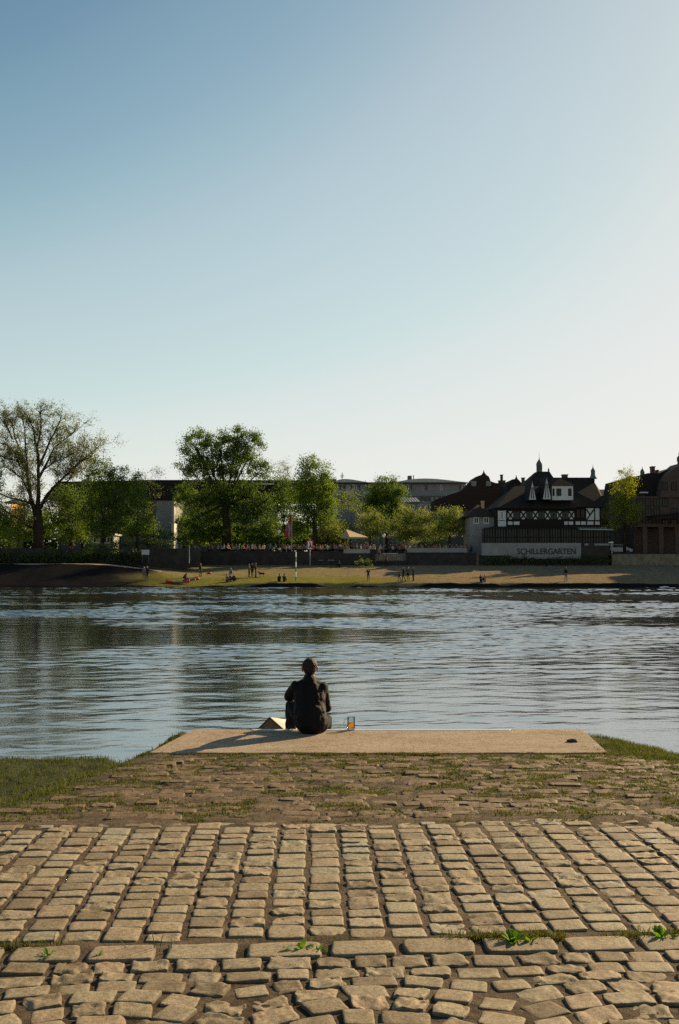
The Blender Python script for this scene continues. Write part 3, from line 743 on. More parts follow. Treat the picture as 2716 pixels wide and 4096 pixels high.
def ring_lathe(name, prof, m, n=28, flute=0.):
    vs = []; fs = []
    for (r, z) in prof:
        for k in range(n):
            t = 2*math.pi*k/n; rr = r*(1 + flute*math.cos(t*7))
            vs.append((mc.x + rr*math.cos(t), mc.y + rr*math.sin(t), mc.z + z))
    for i in range(len(prof)-1):
        for k in range(n): fs.append((i*n+k, i*n+(k+1)%n, (i+1)*n+(k+1)%n, (i+1)*n+k))
    fs.append(tuple(range(n-1,-1,-1))); fs.append(tuple((len(prof)-1)*n+k for k in range(n)))
    return MB().add(vs, fs).build(name, m, mug, True)
ring_lathe('glass_body', [(R_*.94,0),(R_,.006),(R_*1.02,.03),(R_*.99,.09),(R_,H_-.004),(R_*.97,H_),(R_*.93,H_-.004),(R_*.90,.09),(R_*.90,.022),(R_*.86,.018)], M['glass'], flute=.012)
ring_lathe('beer', [(R_*.84,.0215),(R_*.885,.026),(R_*.888,.078),(R_*.875,.0795)], M['beer'])
hp = []
for k in range(13):
    t = math.pi*(k/12) ; hp.append(mc + Vector((-R_ + .004 - .042*math.sin(t)**.7, -.004, .08 + .052*math.cos(t))))
MB().tube(hp, .0095, 10).build('handle', M['glass'], mug, True)

# ================================================================ folded board left of the man
M['board_white'] = mat('board_white', (.50,.46,.38), .55, .05, 6)
M['board_brown'] = mat('board_brown', (.12,.09,.065), .8, .2, 14, .3, 60)
bd = empty('folded_board', (-.85, 12.66, Zl-.43), 'pale board folded like a small tent with brown end, left of the seated man', 'folded board')
A = mp(1026, 2918, 12.62); Bp = mp(1140, 2915, 12.62); C_ = mp(1081, 2864, 12.62)
zb = Zl - .426
def down(p, q):            # continue the edge p->q below to the step
    t = (zb - p.z)/(q.z - p.z); return p + (q - p)*t
A = down(C_, A); Bp = down(C_, Bp)
dv = Vector((.36, .40, -.12)); dvb = Vector((.36,.40,0))
n_ = (Bp - C_).cross(dv).normalized()
th = .010
def plate(name, q, m, t=th):
    nn = (q[1]-q[0]).cross(q[2]-q[0]).normalized()*t
    return MB().add([*q, *[p_+nn for p_ in q]], [(3,2,1,0),(4,5,6,7),(0,1,5,4),(1,2,6,5),(2,3,7,6),(3,0,4,7)]).build(name, m, bd)
plate('right_panel', [C_, Bp, Bp+dvb, C_+dv], M['board_white'])
plate('left_panel', [A, C_, C_+dv, A+dvb], M['board_brown'])
ia, ib = A.lerp(Bp, .04) + Vector((0,.012,.002)), A.lerp(Bp, .96) + Vector((0,.012,.002)); ic = C_ + Vector((0,.012,-.012))
MB().add([ia, ib, ic, ia+Vector((0,.006,0)), ib+Vector((0,.006,0)), ic+Vector((0,.006,0))], [(0,1,2),(5,4,3),(0,3,4,1),(1,4,5,2),(2,5,3,0)]).build('end_panel', M['board_brown'], bd)
MB().tube([A, C_, Bp], .006, 6).build('edge_trim', M['dark_wood'], bd)
MB().tube([C_+Vector((0,0,.006)), C_+dv+Vector((0,0,.006))], .006, 6).build('ridge_trim', M['dark_wood'], bd)
# ================================================================ far bank ground
def lerp(a, b, t): return a + (b - a)*t
def wallY(x): return np.interp(x, [-200, -30, -21, 200], [138, 138, 150, 150])
def far_z(x, y):
    x = np.asarray(x, float); y = np.asarray(y, float)
    t = ss(-33, -17, x)                         # 0 = steep paved embankment, 1 = beach
    jag = (fbm(x*.25, x*0, 3, 61) - .45)*1.6
    yy = y + jag
    zl = np.interp(yy, [119, 120.6, 121.2, 131, 139], [-.9, -.25, .12, 2.75, 2.85])
    t2 = ss(-20, -8, x)
    zr_soft = np.interp(yy, [119, 121, 124, 128, 150], [-.9, -.05, .35, .95, 2.45])
    zr_cut = np.interp(yy, [119, 121.4, 121.9, 122.6, 150], [-.9, -.1, .42, .56, 2.45])
    zr = lerp(zr_soft, zr_cut, t2)
    z = lerp(zl, zr, t)
    wy = wallY(x)
    up = np.where(x < -25, 4.3, 4.10)
    z = np.where(y > wy + .15, up, z)
    return z + (y < wy)*(fbm(x*.6, y*.6, 4, 71)-.47)*.16*(y > 121)
gx = axis((-900,-110,50.),(-110,90,.5),(90,901,50.)); gy = axis((119,124,.25),(124,138.05,.5))
gy = np.concatenate([gy, [138.14,138.16], np.arange(138.6,150.1,.5), [150.14,150.16], np.arange(152,300,6.), [400,700,1500,4000,8000]])
GX, GY = np.meshgrid(gx, gy); GZ = far_z(GX, GY)
nx, ny = len(gx), len(gy); I = np.arange(nx*ny).reshape(ny, nx)
Fc = np.stack([I[:-1,:-1], I[:-1,1:], I[1:,1:], I[1:,:-1]], -1).reshape(-1, 4)
gr = np.clip(1.15 - ss(-2, 16, GX)*.95 - ss(127.5, 131, GY + (fbm(GX*.2, GY*.2, 3, 5)-.5)*5)*.8 - (1-ss(-27,-22,GX))*.6, 0, 1)
gr = np.where(GY > 152, .7, gr); gr = gr*(GY > 122.0 - (GX < -12)*2)
pav_shade = np.clip((1-ss(-29, -21, GX + (fbm(GX*.15, GY*.3, 3, 15)-.5)*14)) + (GY < 121.9)*1., 0, 1)*(GY < 139)
def far_mat():
    m, n, l, p = nodes('far_bank_ground')
    dk = n.new('ShaderNodeAttribute'); dk.attribute_name = 'paving'
    at = n.new('ShaderNodeAttribute'); at.attribute_name = 'green'
    tc = n.new('ShaderNodeTexCoord')
    def nz(sc, lo, hi, c0, c1):
        t = n.new('ShaderNodeTexNoise'); t.inputs['Scale'].default_value = sc; t.inputs['Detail'].default_value = 10; t.inputs['Roughness'].default_value = .75
        l.new(tc.outputs['Object'], t.inputs[0])
        r = n.new('ShaderNodeValToRGB'); r.color_ramp.elements[0].position = lo; r.color_ramp.elements[1].position = hi
        r.color_ramp.elements[0].color = (*c0,1); r.color_ramp.elements[1].color = (*c1,1); l.new(t.outputs[0], r.inputs[0]); return t, r
    t, a = nz(1.5, .35, .68, (.11,.082,.054), (.30,.23,.15)); _, b = nz(2.2, .35, .7, (.09,.10,.02), (.21,.19,.05))
    ad = n.new('ShaderNodeMath'); ad.operation = 'MULTIPLY_ADD'; ad.inputs[1].default_value = 1.5; ad.inputs[2].default_value = -.75; l.new(t.outputs[0], ad.inputs[0])
    s2 = n.new('ShaderNodeMath'); s2.operation = 'ADD'; s2.use_clamp = True; l.new(at.outputs['Fac'], s2.inputs[0]); l.new(ad.outputs[0], s2.inputs[1])
    mx = n.new('ShaderNodeMix'); mx.data_type = 'RGBA'; l.new(s2.outputs[0], mx.inputs['Factor']); l.new(a.outputs[0], mx.inputs['A']); l.new(b.outputs[0], mx.inputs['B'])
    m2 = n.new('ShaderNodeMix'); m2.data_type = 'RGBA'; l.new(dk.outputs['Fac'], m2.inputs['Factor']); l.new(mx.outputs['Result'], m2.inputs['A']); m2.inputs['B'].default_value = (.014,.0135,.014,1)  # dark paving, its colour deepened to stand in for tree shade
    l.new(m2.outputs['Result'], p.inputs['Base Color']); p.inputs['Roughness'].default_value = .95; p.inputs['Specular IOR Level'].default_value = 0
    bp = n.new('ShaderNodeBump'); bp.inputs['Strength'].default_value = .8; bp.inputs['Distance'].default_value = .12
    l.new(t.outputs[0], bp.inputs['Height']); l.new(bp.outputs[0], p.inputs['Normal'])
    return m
me = npmesh('far_riverbank_ground', np.stack([GX.ravel(), GY.ravel(), GZ.ravel()], -1), Fc, {'green': gr.ravel(), 'paving': pav_shade.ravel()}, False)
tag(link('far_riverbank_ground', me, far_mat()), kind='structure')
def fz(x, y): return float(far_z(np.array([x]), np.array([y]))[0])

# retaining walls
def blockwall(name, segs, z0, z1, label, th=.45, m='stone_wall', cap=True, group=None):
    root = empty(name, (segs[0][0], segs[0][1], z0), label, 'wall', group)
    b = MB(); c = MB()
    for (x0, y0), (x1, y1) in zip(segs, segs[1:]):
        d = Vector((x1-x0, y1-y0, 0)); L = d.length; d.normalize(); nrm = Vector((-d.y, d.x, 0))
        p0 = Vector((x0, y0, 0)); p1 = Vector((x1, y1, 0))
        def quad(bb, a, e, t0, t1, za, zb):
            v = [a - nrm*t0, e - nrm*t0, e + nrm*t1, a + nrm*t1]
            bb.add([(q.x,q.y,za) for q in v] + [(q.x,q.y,zb) for q in v], [(0,3,2,1),(4,5,6,7),(0,1,5,4),(1,2,6,5),(2,3,7,6),(3,0,4,7)])
        quad(b, p0, p1, 0, th, z0, z1)
        if cap: quad(c, p0, p1, .05, th+.05, z1+.002, z1+.12)
    b.build('wall', M[m], root)
    if cap: c.build('coping', M[m], root)
    return root
XL = X(795, 150)
blockwall('embankment_wall', [(-120,138),(X(800,138),138)], 2.2, Z(2197,138), 'dark embankment wall below the gardens at the far left bank')
blockwall('terrace_wall', [(X(796,150), 138.6),(XL,149.6)], 2.2, Z(2200,150), 'short return wall joining the embankment wall to the terrace wall')
blockwall('terrace_wall', [(XL,150),(X(1500,150),150)], 2.2, Z(2208,150), 'long dark stone wall holding up the crowded beer garden terrace')
blockwall('terrace_wall', [(X(1625,150),150),(X(1905,150),150)], 2.2, Z(2214,150), 'dark stone wall under the pale parapet panels right of the steps')
blockwall('terrace_wall', [(X(1915,150),150),(X(2445,150),150),(X(2445,150),156)], 2.2, Z(2222,150), 'dark stone wall below the white wall with the large lettering')
blockwall('terrace_wall', [(X(2450,150)+.3,150.5),(80,150.5)], 2.2, Z(2215,150), 'dark low wall at the far right end of the beach')
# steps up to the terrace
b = MB()
for k in range(9): b.box(X(1500,150)+.02, X(1625,150)-.02, 149.0+.33*k, 154, 2.2, 2.45+.17*(k+1))
tag(b.build('terrace_steps', M['stone_wall']), 'stone steps rising from the beach to the beer garden terrace', 'steps')
pp = MB(); pp.box(X(1628,150), X(1868,150), 149.93, 150.05, Z(2213,150)+.125, Z(2192,150))
tag(pp.build('parapet_panel', M['plaster_grey']), 'long pale parapet panel on the wall right of the terrace steps', 'parapet')
b = MB(); b.box(X(1374,150), X(1480,150), 149.9, 149.96, Z(2213,150), Z(2197,150))
M['banner'] = mat('banner_cloth', (.10,.20,.20), .8, .6, .5, c2=(.40,.30,.27))
tag(b.build('banner', M['banner']), 'faded multi-coloured banner hanging over the terrace wall below the cream parasol', 'banner')
# path along the top of the left embankment: a sheet lying on the ground
xs_ = np.arange(-90, -23, .5); ys_ = np.arange(130.9, 132.2, .3); PX, PY = np.meshgrid(xs_, ys_)
PZ = far_z(PX, PY) + .03; I = np.arange(PX.size).reshape(PX.shape)
M['path'] = mat('path_gravel', (.26,.19,.13), .95, .15, 2)
tag(link('riverside_path', npmesh('riverside_path', np.stack([PX.ravel(), PY.ravel(), PZ.ravel()], -1), np.stack([I[:-1,:-1], I[:-1,1:], I[1:,1:], I[1:,:-1]], -1).reshape(-1,4)), M['path']), kind='structure')

# ================================================================ trees
def leaves_np(cl, per, lrad, size, r, flat=1.):
    """cl: clump centres (n,3); leaves scattered round each clump as small folded quads"""
    n = len(cl)*per
    c = np.repeat(cl, per, 0) + r.normal(size=(n,3))*np.repeat(lrad*(.55+.9*r.random(len(cl))), per)[:,None]*np.array([1,1,.75*flat])
    a = r.normal(size=(n,3)); a /= np.linalg.norm(a, axis=1)[:,None]
    b = r.normal(size=(n,3)); b -= (b*a).sum(1)[:,None]*a; b /= np.linalg.norm(b, axis=1)[:,None]
    s = (size*(.6+.8*r.random(n)))[:,None]
    v = np.stack([c - a*s*.5, c + b*s*.32, c + a*s*.5, c - b*s*.32], 1).reshape(-1,3)
    return v, np.arange(n*4).reshape(-1,4)
def tree(label, base, D, lobes, leaf='leaf_mid', nclump=1.0, per=60, lrad=.55, size=.30, trunk_r=.35, name='deciduous_tree', fork=.35, group='trees on the far bank',
         dens_shell=.55, seed=0, show=.35, cat='tree', wob=1.):
    """base: (px, py) of the trunk foot; lobes: (px, py, rx, ry) in photograph pixels at distance D"""
    r = np.random.default_rng(seed + abs(int(base[0]))*7); k = D/F
    B = W(base[0], base[1], D)
    if len(base) < 3: B.z = max(min(B.z, 4.4), 2.0)
    root = empty(name, B, label, cat, group)
    allc = []; tb = MB()
    L = [(W(px, py, D), rx*k, ry*k) for (px, py, rx, ry) in lobes]
    top = max(c.z + rz for c, rx, rz in L); mid = sum((c.x for c, _, _ in L))/len(L)
    fk = Vector((lerp(B.x, mid, .35), D, lerp(B.z, top, fork)))
    tb.tube([B, B.lerp(fk, .5) + Vector((r.normal()*.15, 0, 0)), fk], [trunk_r*1.15, trunk_r*.9, trunk_r*.72], 10)
    for (c, rx, rz) in L:
        cy = c.y + (r.random()-.5)*rx*.9; c = Vector((c.x, cy, c.z))
        n = max(5, int(nclump*(rx*rz + rx*rx)*1.9))
        u = r.normal(size=(n,3)); u /= np.linalg.norm(u, axis=1)[:,None]
        rad = (dens_shell + (1-dens_shell)*r.random(n))**(1)*(.82 + .3*r.random(n))
        P = np.array(c) + u*rad[:,None]*np.array([rx, rx*.95, rz])
        allc.append(P)
        m1 = fk.lerp(c, .5) + Vector((0, 0, -rz*.15)) + Vector(r.normal(size=3)*.2)
        rr = trunk_r*.34*min(1, rx/3.2)
        tb.tube([fk, m1, c], [rr, rr*.7, rr*.4], 7)
        for q in P[:max(2, int(n*show))]:
            q = Vector(q); h = c.lerp(q, .5) + Vector((0,0,.25*(q-c).length*.5)) + Vector(r.normal(size=3)*.15*wob)
            tb.tube([c.lerp(m1, .4), h, q], [rr*.34, rr*.2, .02], 5)
    v, f = leaves_np(np.concatenate(allc), int(per*2.4), lrad*1.2, size*.8, r)
    link('crown', npmesh('crown', v, f), M[leaf], root)
    tb.build('trunk', M['bark'], root, True)
    return root
T = tree
# the big tree in the middle of the left half
T('tallest broad dark green tree, left of the red flag, sky showing through its crown', (905,2170), 157,
  [(790,1800,75,80),(880,1790,70,75),(945,1765,65,70),(1010,1790,55,75),(760,1880,60,60),(850,1880,70,60),(960,1870,80,70),(1045,1880,45,60),
   (740,1980,50,55),(800,2000,60,50),(880,1970,75,60),(980,1990,80,60),(1055,2020,45,50),(900,2060,95,55),(1010,2070,60,45),(770,2080,60,45),(840,2130,70,35)],
  'leaf_dark', 1.15, 50, .40, .30, .75, fork=.38, seed=3)
T('tall green twin-topped tree just left of the red flag and pole', (1260,2180), 154.5,
  [(1235,1868,42,45),(1290,1900,38,45),(1215,1940,55,50),(1295,1965,50,50),(1325,2010,30,50),(1200,2020,55,50),(1270,2050,60,50),(1210,2100,50,45)], 'leaf_mid', 1.4, 56, .47, .3, .45, seed=5)
T('darkest narrow tree wedged between the tallest tree and the twin-topped one', (1135,2180), 162,
  [(1125,1935,35,40),(1150,1980,45,55),(1120,2040,45,60),(1160,2100,50,50)], 'leaf_dark', 1.4, 45, .5, .3, .4, seed=6)
T('pale slender poplar tops rising behind the trees left of the red flag', (1135,2150), 210,
  [(1118,1868,10,32),(1135,1860,12,36),(1152,1872,9,30),(1120,1925,18,35),(1145,1930,18,35)], 'leaf_sparse', 1.5, 22, .4, .25, .2, 'poplar_tree', fork=.2, seed=7)
T('pale yellow-green small tree in front of the twin-topped tree', (1312,2180), 156,
  [(1310,2065,35,38),(1285,2105,35,35),(1340,2110,28,40),(1310,2135,45,28)], 'leaf_light', 1.8, 45, .38, .24, .2, seed=8)
T('dark green tree with full crown standing directly behind the small oak', (405,2190), 148,
  [(400,1870,50,45),(370,1925,45,50),(440,1920,45,50),(395,1985,65,50),(375,2060,55,55),(440,2050,50,60),(410,2120,65,40),(475,1900,35,40),(490,1965,40,45),(480,2050,45,50)], 'leaf_dark', 1.5, 42, .42, .28, .3, seed=9)
T('bright green narrow tree touching the right side of a darker full-crowned tree', (548,2190), 150,
  [(545,1925,38,40),(560,1985,45,50),(520,2030,45,55),(575,2060,38,55),(545,2120,50,40)], 'leaf_mid', 1.5, 42, .42, .28, .22, seed=10)
T('thin nearly bare tree with upright twigs left of the tallest tree', (612,2196), 155,
  [(605,1900,28,34),(640,1895,30,30),(620,1955,38,40),(610,2010,30,35)], 'leaf_sparse', 1.6, 12, .3, .2, .13, fork=.25, seed=11, show=1.)
T('rounded dark tree in front of the long modern building', (1545,2150), 178,
  [(1540,1940,45,35),(1580,1975,38,38),(1500,1985,42,40),(1545,2000,60,45),(1500,2040,45,40),(1595,2035,35,40),(1550,2080,50,40)], 'leaf_dark', 1.7, 48, .48, .3, .3, seed=12)
T('loose yellowish tree before the modern building, left of the rounded dark tree', (1400,2150), 188,
  [(1395,1985,35,25),(1415,2020,40,30),(1370,2030,30,28),(1440,2055,28,25)], 'leaf_light', 1.2, 22, .5, .26, .2, seed=13)
T('bushy yellow-green tree just right of the cream parasol', (1480,2190), 163,
  [(1490,2055,32,28),(1460,2090,35,32),(1510,2100,35,35),(1480,2135,50,28)], 'leaf_light', 1.8, 42, .4, .25, .2, seed=14)
T('wide yellow-green tree in the middle of the beer garden, left half of a pair', (1640,2190), 165,
  [(1620,2060,42,35),(1675,2065,45,35),(1590,2100,40,35),(1650,2110,60,35),(1710,2100,38,38),(1620,2140,55,22),(1700,2140,45,20)], 'leaf_light', 1.8, 42, .4, .25, .25, seed=15)
T('wide yellow-green tree next to the dark tiled roof, right half of a pair', (1800,2190), 165,
  [(1765,2070,38,32),(1815,2062,45,32),(1845,2085,28,32),(1780,2110,45,30),(1830,2120,38,25),(1760,2135,30,20)], 'leaf_light', 1.8, 40, .4, .25, .25, seed=16)
T('tall bright yellow-green poplar between the timbered house and right-hand building', (2498,2180), 154,
  [(2512,1905,9,28),(2495,1925,22,40),(2530,1945,18,45),(2475,1965,20,45),(2465,2040,22,50),(2505,2000,35,55),(2535,2030,20,50),(2515,2070,35,40),(2455,2100,16,35)], 'leaf_yellow', 2., 42, .36, .26, .25, 'poplar_tree', fork=.25, seed=17)
T('small yellow-green conical tree beside the right end of the timbered upper storey', (2415,2180), 170,
  [(2418,2035,11,22),(2412,2070,14,28),(2418,2095,14,20)], 'leaf_yellow', 2.4, 40, .3, .22, .12, 'poplar_tree', fork=.2, seed=18)
T('green tree cut off by the left picture edge', (-20,2200), 140,
  [(-10,1900,30,40),(-20,1960,35,50),(10,2060,40,50),(20,2110,35,40),(-30,2040,50,60)], 'leaf_mid', 1.5, 42, .42, .28, .3, seed=19)
T('murky dark tree filling the gap between the old bare elm and full-crowned tree', (285,2200), 152,
  [(260,1975,50,40),(310,1985,45,40),(230,2040,55,55),(300,2060,60,55),(250,2120,70,45),(330,2130,45,40)], 'leaf_dark', 1.1, 40, .5, .3, .3, seed=20)
T('murky small tree behind the foot of the old bare elm', (75,2200), 150,
  [(60,2080,55,45),(110,2040,45,45),(100,2120,60,40),(40,2140,50,35)], 'leaf_dark', 1.1, 40, .5, .3, .2, seed=21)

# the old elm: traced limbs, forking twigs, sparse young leaves
def elm():
    D = 143; r = np.random.default_rng(5); rnd = random.Random(11)
    P = lambda x, y, dz=0.: W(x/2.24, 1600 + y/2.24, D) + Vector((0, dz, 0))
    B = W(150, 2235, D); B.z = 4.2
    root = empty('old_elm_tree', B, 'tall old tree with bare forking limbs and sparse young leaves at far left', 'tree', 'trees on the far bank')
    tb = MB(); cl = []
    trunk = [B, P(345,1250), P(340,1100), P(335,980)]
    tb.tube(trunk, [.95,.72,.66,.6], 12)
    limbs = [([(335,1000),(345,850),(345,700),(345,500),(320,380),(300,250),(240,130)], .38),
             ([(348,700),(400,600),(430,540),(480,430),(590,340),(690,260)], .22),
             ([(320,1010),(270,880),(240,720),(200,540),(110,330),(70,180)], .36),
             ([(250,760),(240,600),(215,420),(205,250),(170,150)], .20),
             ([(205,560),(160,550),(60,520),(-20,500)], .14),
             ([(345,1000),(420,850),(530,730),(660,610),(780,500),(900,400)], .28),
             ([(300,950),(250,800),(200,700),(120,640),(60,600)], .16),
             ([(345,600),(400,480),(450,350),(500,260),(550,130)], .22),
             ([(320,1160),(240,1120),(170,1060),(60,990),(-30,940)], .20),
             ([(290,930),(200,900),(110,880),(-20,810)], .18),
             ([(520,740),(600,730),(640,660),(640,590),(690,560),(700,480)], .13),
             ([(330,420),(370,300),(380,180),(370,110)], .14),
             ([(110,350),(60,250),(0,180),(-50,120)], .13),
             ([(370,640),(480,560),(560,530),(640,480)], .13),
             ([(180,600),(140,480),(60,400),(-20,380)], .13),
             ([(560,700),(650,640),(740,560),(830,540)], .10),
             ([(400,880),(430,960),(440,1080)], .09), ([(260,900),(180,980),(150,1080)], .09)]
    def grow(a, d, L, rad, lev):
        pts = [a]; q = a.copy(); dd = d.copy()
        for i in range(3):
            dd = (dd + Vector((rnd.gauss(0,.22), rnd.gauss(0,.22), rnd.gauss(.10,.18)))).normalized(); q = q + dd*L/3; pts.append(q.copy())
        tb.tube(pts, [rad, rad*.8, rad*.6, rad*.35], 5, False)
        if lev >= 1:
            for p in pts[1:]: cl.append(p)
        if lev >= 2: return
        for i in range(3 if lev == 0 else 3):
            s = rnd.choice(pts[1:]); nd = (dd + Vector((rnd.gauss(0,.8), rnd.gauss(0,.7), rnd.gauss(.15,.6)))).normalized()
            grow(s, nd, L*rnd.uniform(.5,.75), rad*.55, lev+1)
    for pl, rad in limbs:
        z0 = rnd.uniform(-2.5, 2.5); n = len(pl)
        pts = [P(x, y, z0*(i/(n-1))) for i, (x, y) in enumerate(pl)]
        tb.tube(pts, [lerp(rad, .05, (i/(n-1))**.8) for i in range(n)], 8)
        for i in range(1, n):
            a0, a1 = pts[i-1], pts[i]; t = i/(n-1)
            if t < .3 and rad > .2: continue
            for _ in range(5):
                s = a0.lerp(a1, rnd.random()); d = (a1-a0).normalized()
                nd = (d*.6 + Vector((rnd.gauss(0,.7), rnd.gauss(0,.7), rnd.gauss(.15,.5)))).normalized()
                grow(s, nd, rnd.uniform(1.3,2.3), .045, 0)
    cl = np.array([c[:] for c in cl]); cl = cl[r.random(len(cl)) < .62]
    v, f = leaves_np(cl, 6, .30, .17, r)
    link('crown', npmesh('crown', v, f), M['leaf_sparse'], root)
    tb.build('trunk', M['bark'], root, True)
elm()

def shrub(label, D, lobes, leaf='hedge', per=40, n=2., size=.2, name='shrub', cat='shrub', group='shrubs on the far bank', seed=0, z=4.3):
    r = np.random.default_rng(seed + abs(int(lobes[0][0]))); k = D/F; al = []
    x0 = sum(l[0] for l in lobes)/len(lobes); B = W(x0, 2200, D); B.z = z
    root = empty(name, B, label, cat, group); tb = MB()
    for (px, py, rx, ry) in lobes:
        c = W(px, py, D); m = max(6, int(n*(rx*ry*k*k + rx*k)*2.2))
        u = r.normal(size=(m,3)); u /= np.linalg.norm(u, axis=1)[:,None]
        al.append(np.array(c) + u*(.55+.45*r.random(m))[:,None]*np.array([rx*k, min(rx*k, 1.2), ry*k]))
        MB().tube([Vector((c.x, c.y, z-.05)), c], [.06,.03], 5).build('stem', M['bark'], root)
    v, f = leaves_np(np.concatenate(al), per, .28, size, r)
    link('leaves', npmesh('leaves', v, f), M[leaf], root)
shrub('bright green low shrub right of the old elm trunk, hanging down over the embankment wall', 136.9, [(310,2222,32,20),(350,2208,22,15)], 'leaf_mid', 40, 2.4, seed=1)
shrub('green shrub left of the old elm trunk', 140, [(55,2175,30,22),(95,2165,28,20),(30,2195,25,12)], 'leaf_mid', 36, 2., seed=2)
shrub('yellowish grassy bush at the right foot of the old elm trunk', 140, [(180,2205,12,9),(195,2203,10,7)], 'leaf_light', 30, 2., seed=3)
shrub('dark overgrown greenery covering the embankment wall below the old elm', 137.2, [(-60+i*26,2228+5*math.sin(i*2.1),20,24) for i in range(25)], 'hedge', 34, 2.2, .22, seed=44, name='hedge', cat='hedge', z=2.7)
shrub('clipped hedge under the narrow bright green tree', 143, [(460+i*28,2178,18,13) for i in range(9)], 'hedge', 36, 2.4, seed=4, name='hedge', cat='hedge')
shrub('low hedge strip above the wall, left of the blue notice board', 142, [(370+i*26,2185,16,10) for i in range(4)], 'leaf_mid', 30, 2., seed=5, name='hedge', cat='hedge')
shrub('green sloping hedge below the pale gabled house', 152, [(600,2150,35,15),(650,2140,38,20),(690,2150,35,22),(735,2165,40,25),(620,2178,45,12)], 'hedge', 36, 2., seed=6, name='hedge', cat='hedge')
shrub('very dark hedge behind the terrace guests, under the tallest tree', 158, [(740+i*36,2158,28,34) for i in range(18)], 'leaf_dark', 40, 2., .32, seed=7, name='hedge', cat='hedge', z=3.9)
shrub('tall dark hedge closing the view beneath the elm at the far left', 190, [(-80+i*40,2140,30,55) for i in range(8)]+[(-80+i*34,2182,28,26) for i in range(10)], 'leaf_dark', 40, 1.6, .5, seed=41, name='hedge', cat='hedge')
shrub('tall dark hedge closing the view behind the red flag', 190, [(1095+i*38,2140,30,50) for i in range(8)]+[(1095+i*34,2182,28,26) for i in range(9)], 'leaf_dark', 40, 1.6, .5, seed=42, name='hedge', cat='hedge')
shrub('low green bush with the shaded hollow behind the yellow-green trees', 172, [(1360+i*40,2110,30,35) for i in range(12)], 'leaf_dark', 36, 1.4, seed=8, name='hedge', cat='hedge', z=3.9)
shrub('dark round bush at the foot of the terrace wall beside the steps', 146.5, [(1440,2248,18,14),(1465,2250,14,11)], 'leaf_dark', 40, 3., seed=9, z=2.3)
shrub('clipped green hedge top behind the guests right of the steps', 154, [(1655+i*22,2172,14,7) for i in range(6)], 'leaf_light', 30, 2.5, seed=10, name='hedge', cat='hedge', z=3.9)
for i, (px, py, rx, ry, D_) in enumerate(((170,2090,70,60,166),(330,2080,60,70,168),(480,2070,60,60,170),(590,2120,45,45,172),(735,2110,50,60,180),(840,2130,60,50,182),(960,2130,60,50,184),(1080,2120,60,60,186),(1190,2130,50,50,188),(1350,2125,45,38,186),(30,2110,50,55,164))):
    T(('dim background tree filling the gap behind the old elm','dim background tree behind the full-crowned tree','dim background tree behind the narrow bright green tree','dim small tree at the left foot of the pale gabled house','dim tree under the left side of the tallest crown','dim tree left of the tallest tree trunk','dim tree right of the tallest tree trunk','dim tree between the tallest tree and the darkest narrow tree','dim tree behind the red flag','dim low tree beneath the loose yellowish tree','dim background tree at the far left under the elm branches')[i],
      (px,2195), D_, [(px-rx*.4,py+10,rx*.7,ry*.8),(px+rx*.4,py,rx*.7,ry*.9),(px,py-ry*.35,rx*.6,ry*.5),(px,py+ry*.55,rx*.9,ry*.5)], 'leaf_dark', 1.1, 34, .55, .34, .2, seed=60+i)
shrub('row of dark shrubs planted under the wall with the large lettering', 148.9, [(1945+i*30,2240,15,13) for i in range(17)], 'hedge', 30, 2.6, seed=30, z=2.3, name='hedge', cat='hedge')
# ================================================================ buildings
def px3(px, py, D): w_ = W(px, py, D); return w_
def hip(b, x0, x1, y0, y1, z0, z1, ix, iy=None, oh=0.):
    """hipped roof: eaves rectangle to a ridge set in by ix from each end"""
    x0 -= oh; x1 += oh; y0 -= oh; y1 += oh; ym = (y0+y1)/2; iy = (y1-y0)/2 if iy is None else iy
    return b.add([(x0,y0,z0),(x1,y0,z0),(x1,y1,z0),(x0,y1,z0),(x0+ix,y0+iy,z1),(x1-ix,y0+iy,z1),(x1-ix,y1-iy,z1),(x0+ix,y1-iy,z1),
                  (x0,y0,z0-.18),(x1,y0,z0-.18),(x1,y1,z0-.18),(x0,y1,z0-.18)],
                 [(0,1,5,4),(1,2,6,5),(2,3,7,6),(3,0,4,7),(4,5,6,7),(8,11,10,9),(8,9,1,0),(9,10,2,1),(10,11,3,2),(11,8,0,3)])
def gable(b, x0, x1, y0, y1, z0, z1):
    xm = (x0+x1)/2
    return b.prism([(x0,z0),(x1,z0),(xm,z1)], y0, y1)
def window(root, xc, zc, w_, h_, y, frame='white_paint', bars=1, pane='glass_dark'):
    """a framed window on a wall whose outer face is at y"""
    t = .09; f = MB()
    x0, x1, z0, z1 = xc-w_/2, xc+w_/2, zc-h_/2, zc+h_/2
    f.box(x0,x0+t,y-.06,y+.04,z0,z1); f.box(x1-t,x1,y-.06,y+.04,z0,z1)
    f.box(x0+t,x1-t,y-.06,y+.04,z0,z0+t); f.box(x0+t,x1-t,y-.06,y+.04,z1-t,z1)
    for k in range(bars): xx = x0 + (x1-x0)*(k+1)/(bars+1); f.box(xx-.035,xx+.035,y-.055,y+.035,z0+t,z1-t)
    o = f.build('window', M[frame], root)
    MB().box(x0+t*.9, x1-t*.9, y-.025, y+.01, z0+t*.9, z1-t*.9).build('pane', M[pane], o)
    return o
def chimney(root, px0, px1, py0, py1, D, m='brick', dz=0):
    x0, x1 = X(px0, D), X(px1, D)
    b = MB(); b.box(x0, x1, D-.5, D+.5, Z(py1, D)-1.5, Z(py0, D)); b.box(x0-.08, x1+.08, D-.58, D+.58, Z(py0, D)+.002, Z(py0, D)+.16)
    return b.build('chimney', M[m], root)
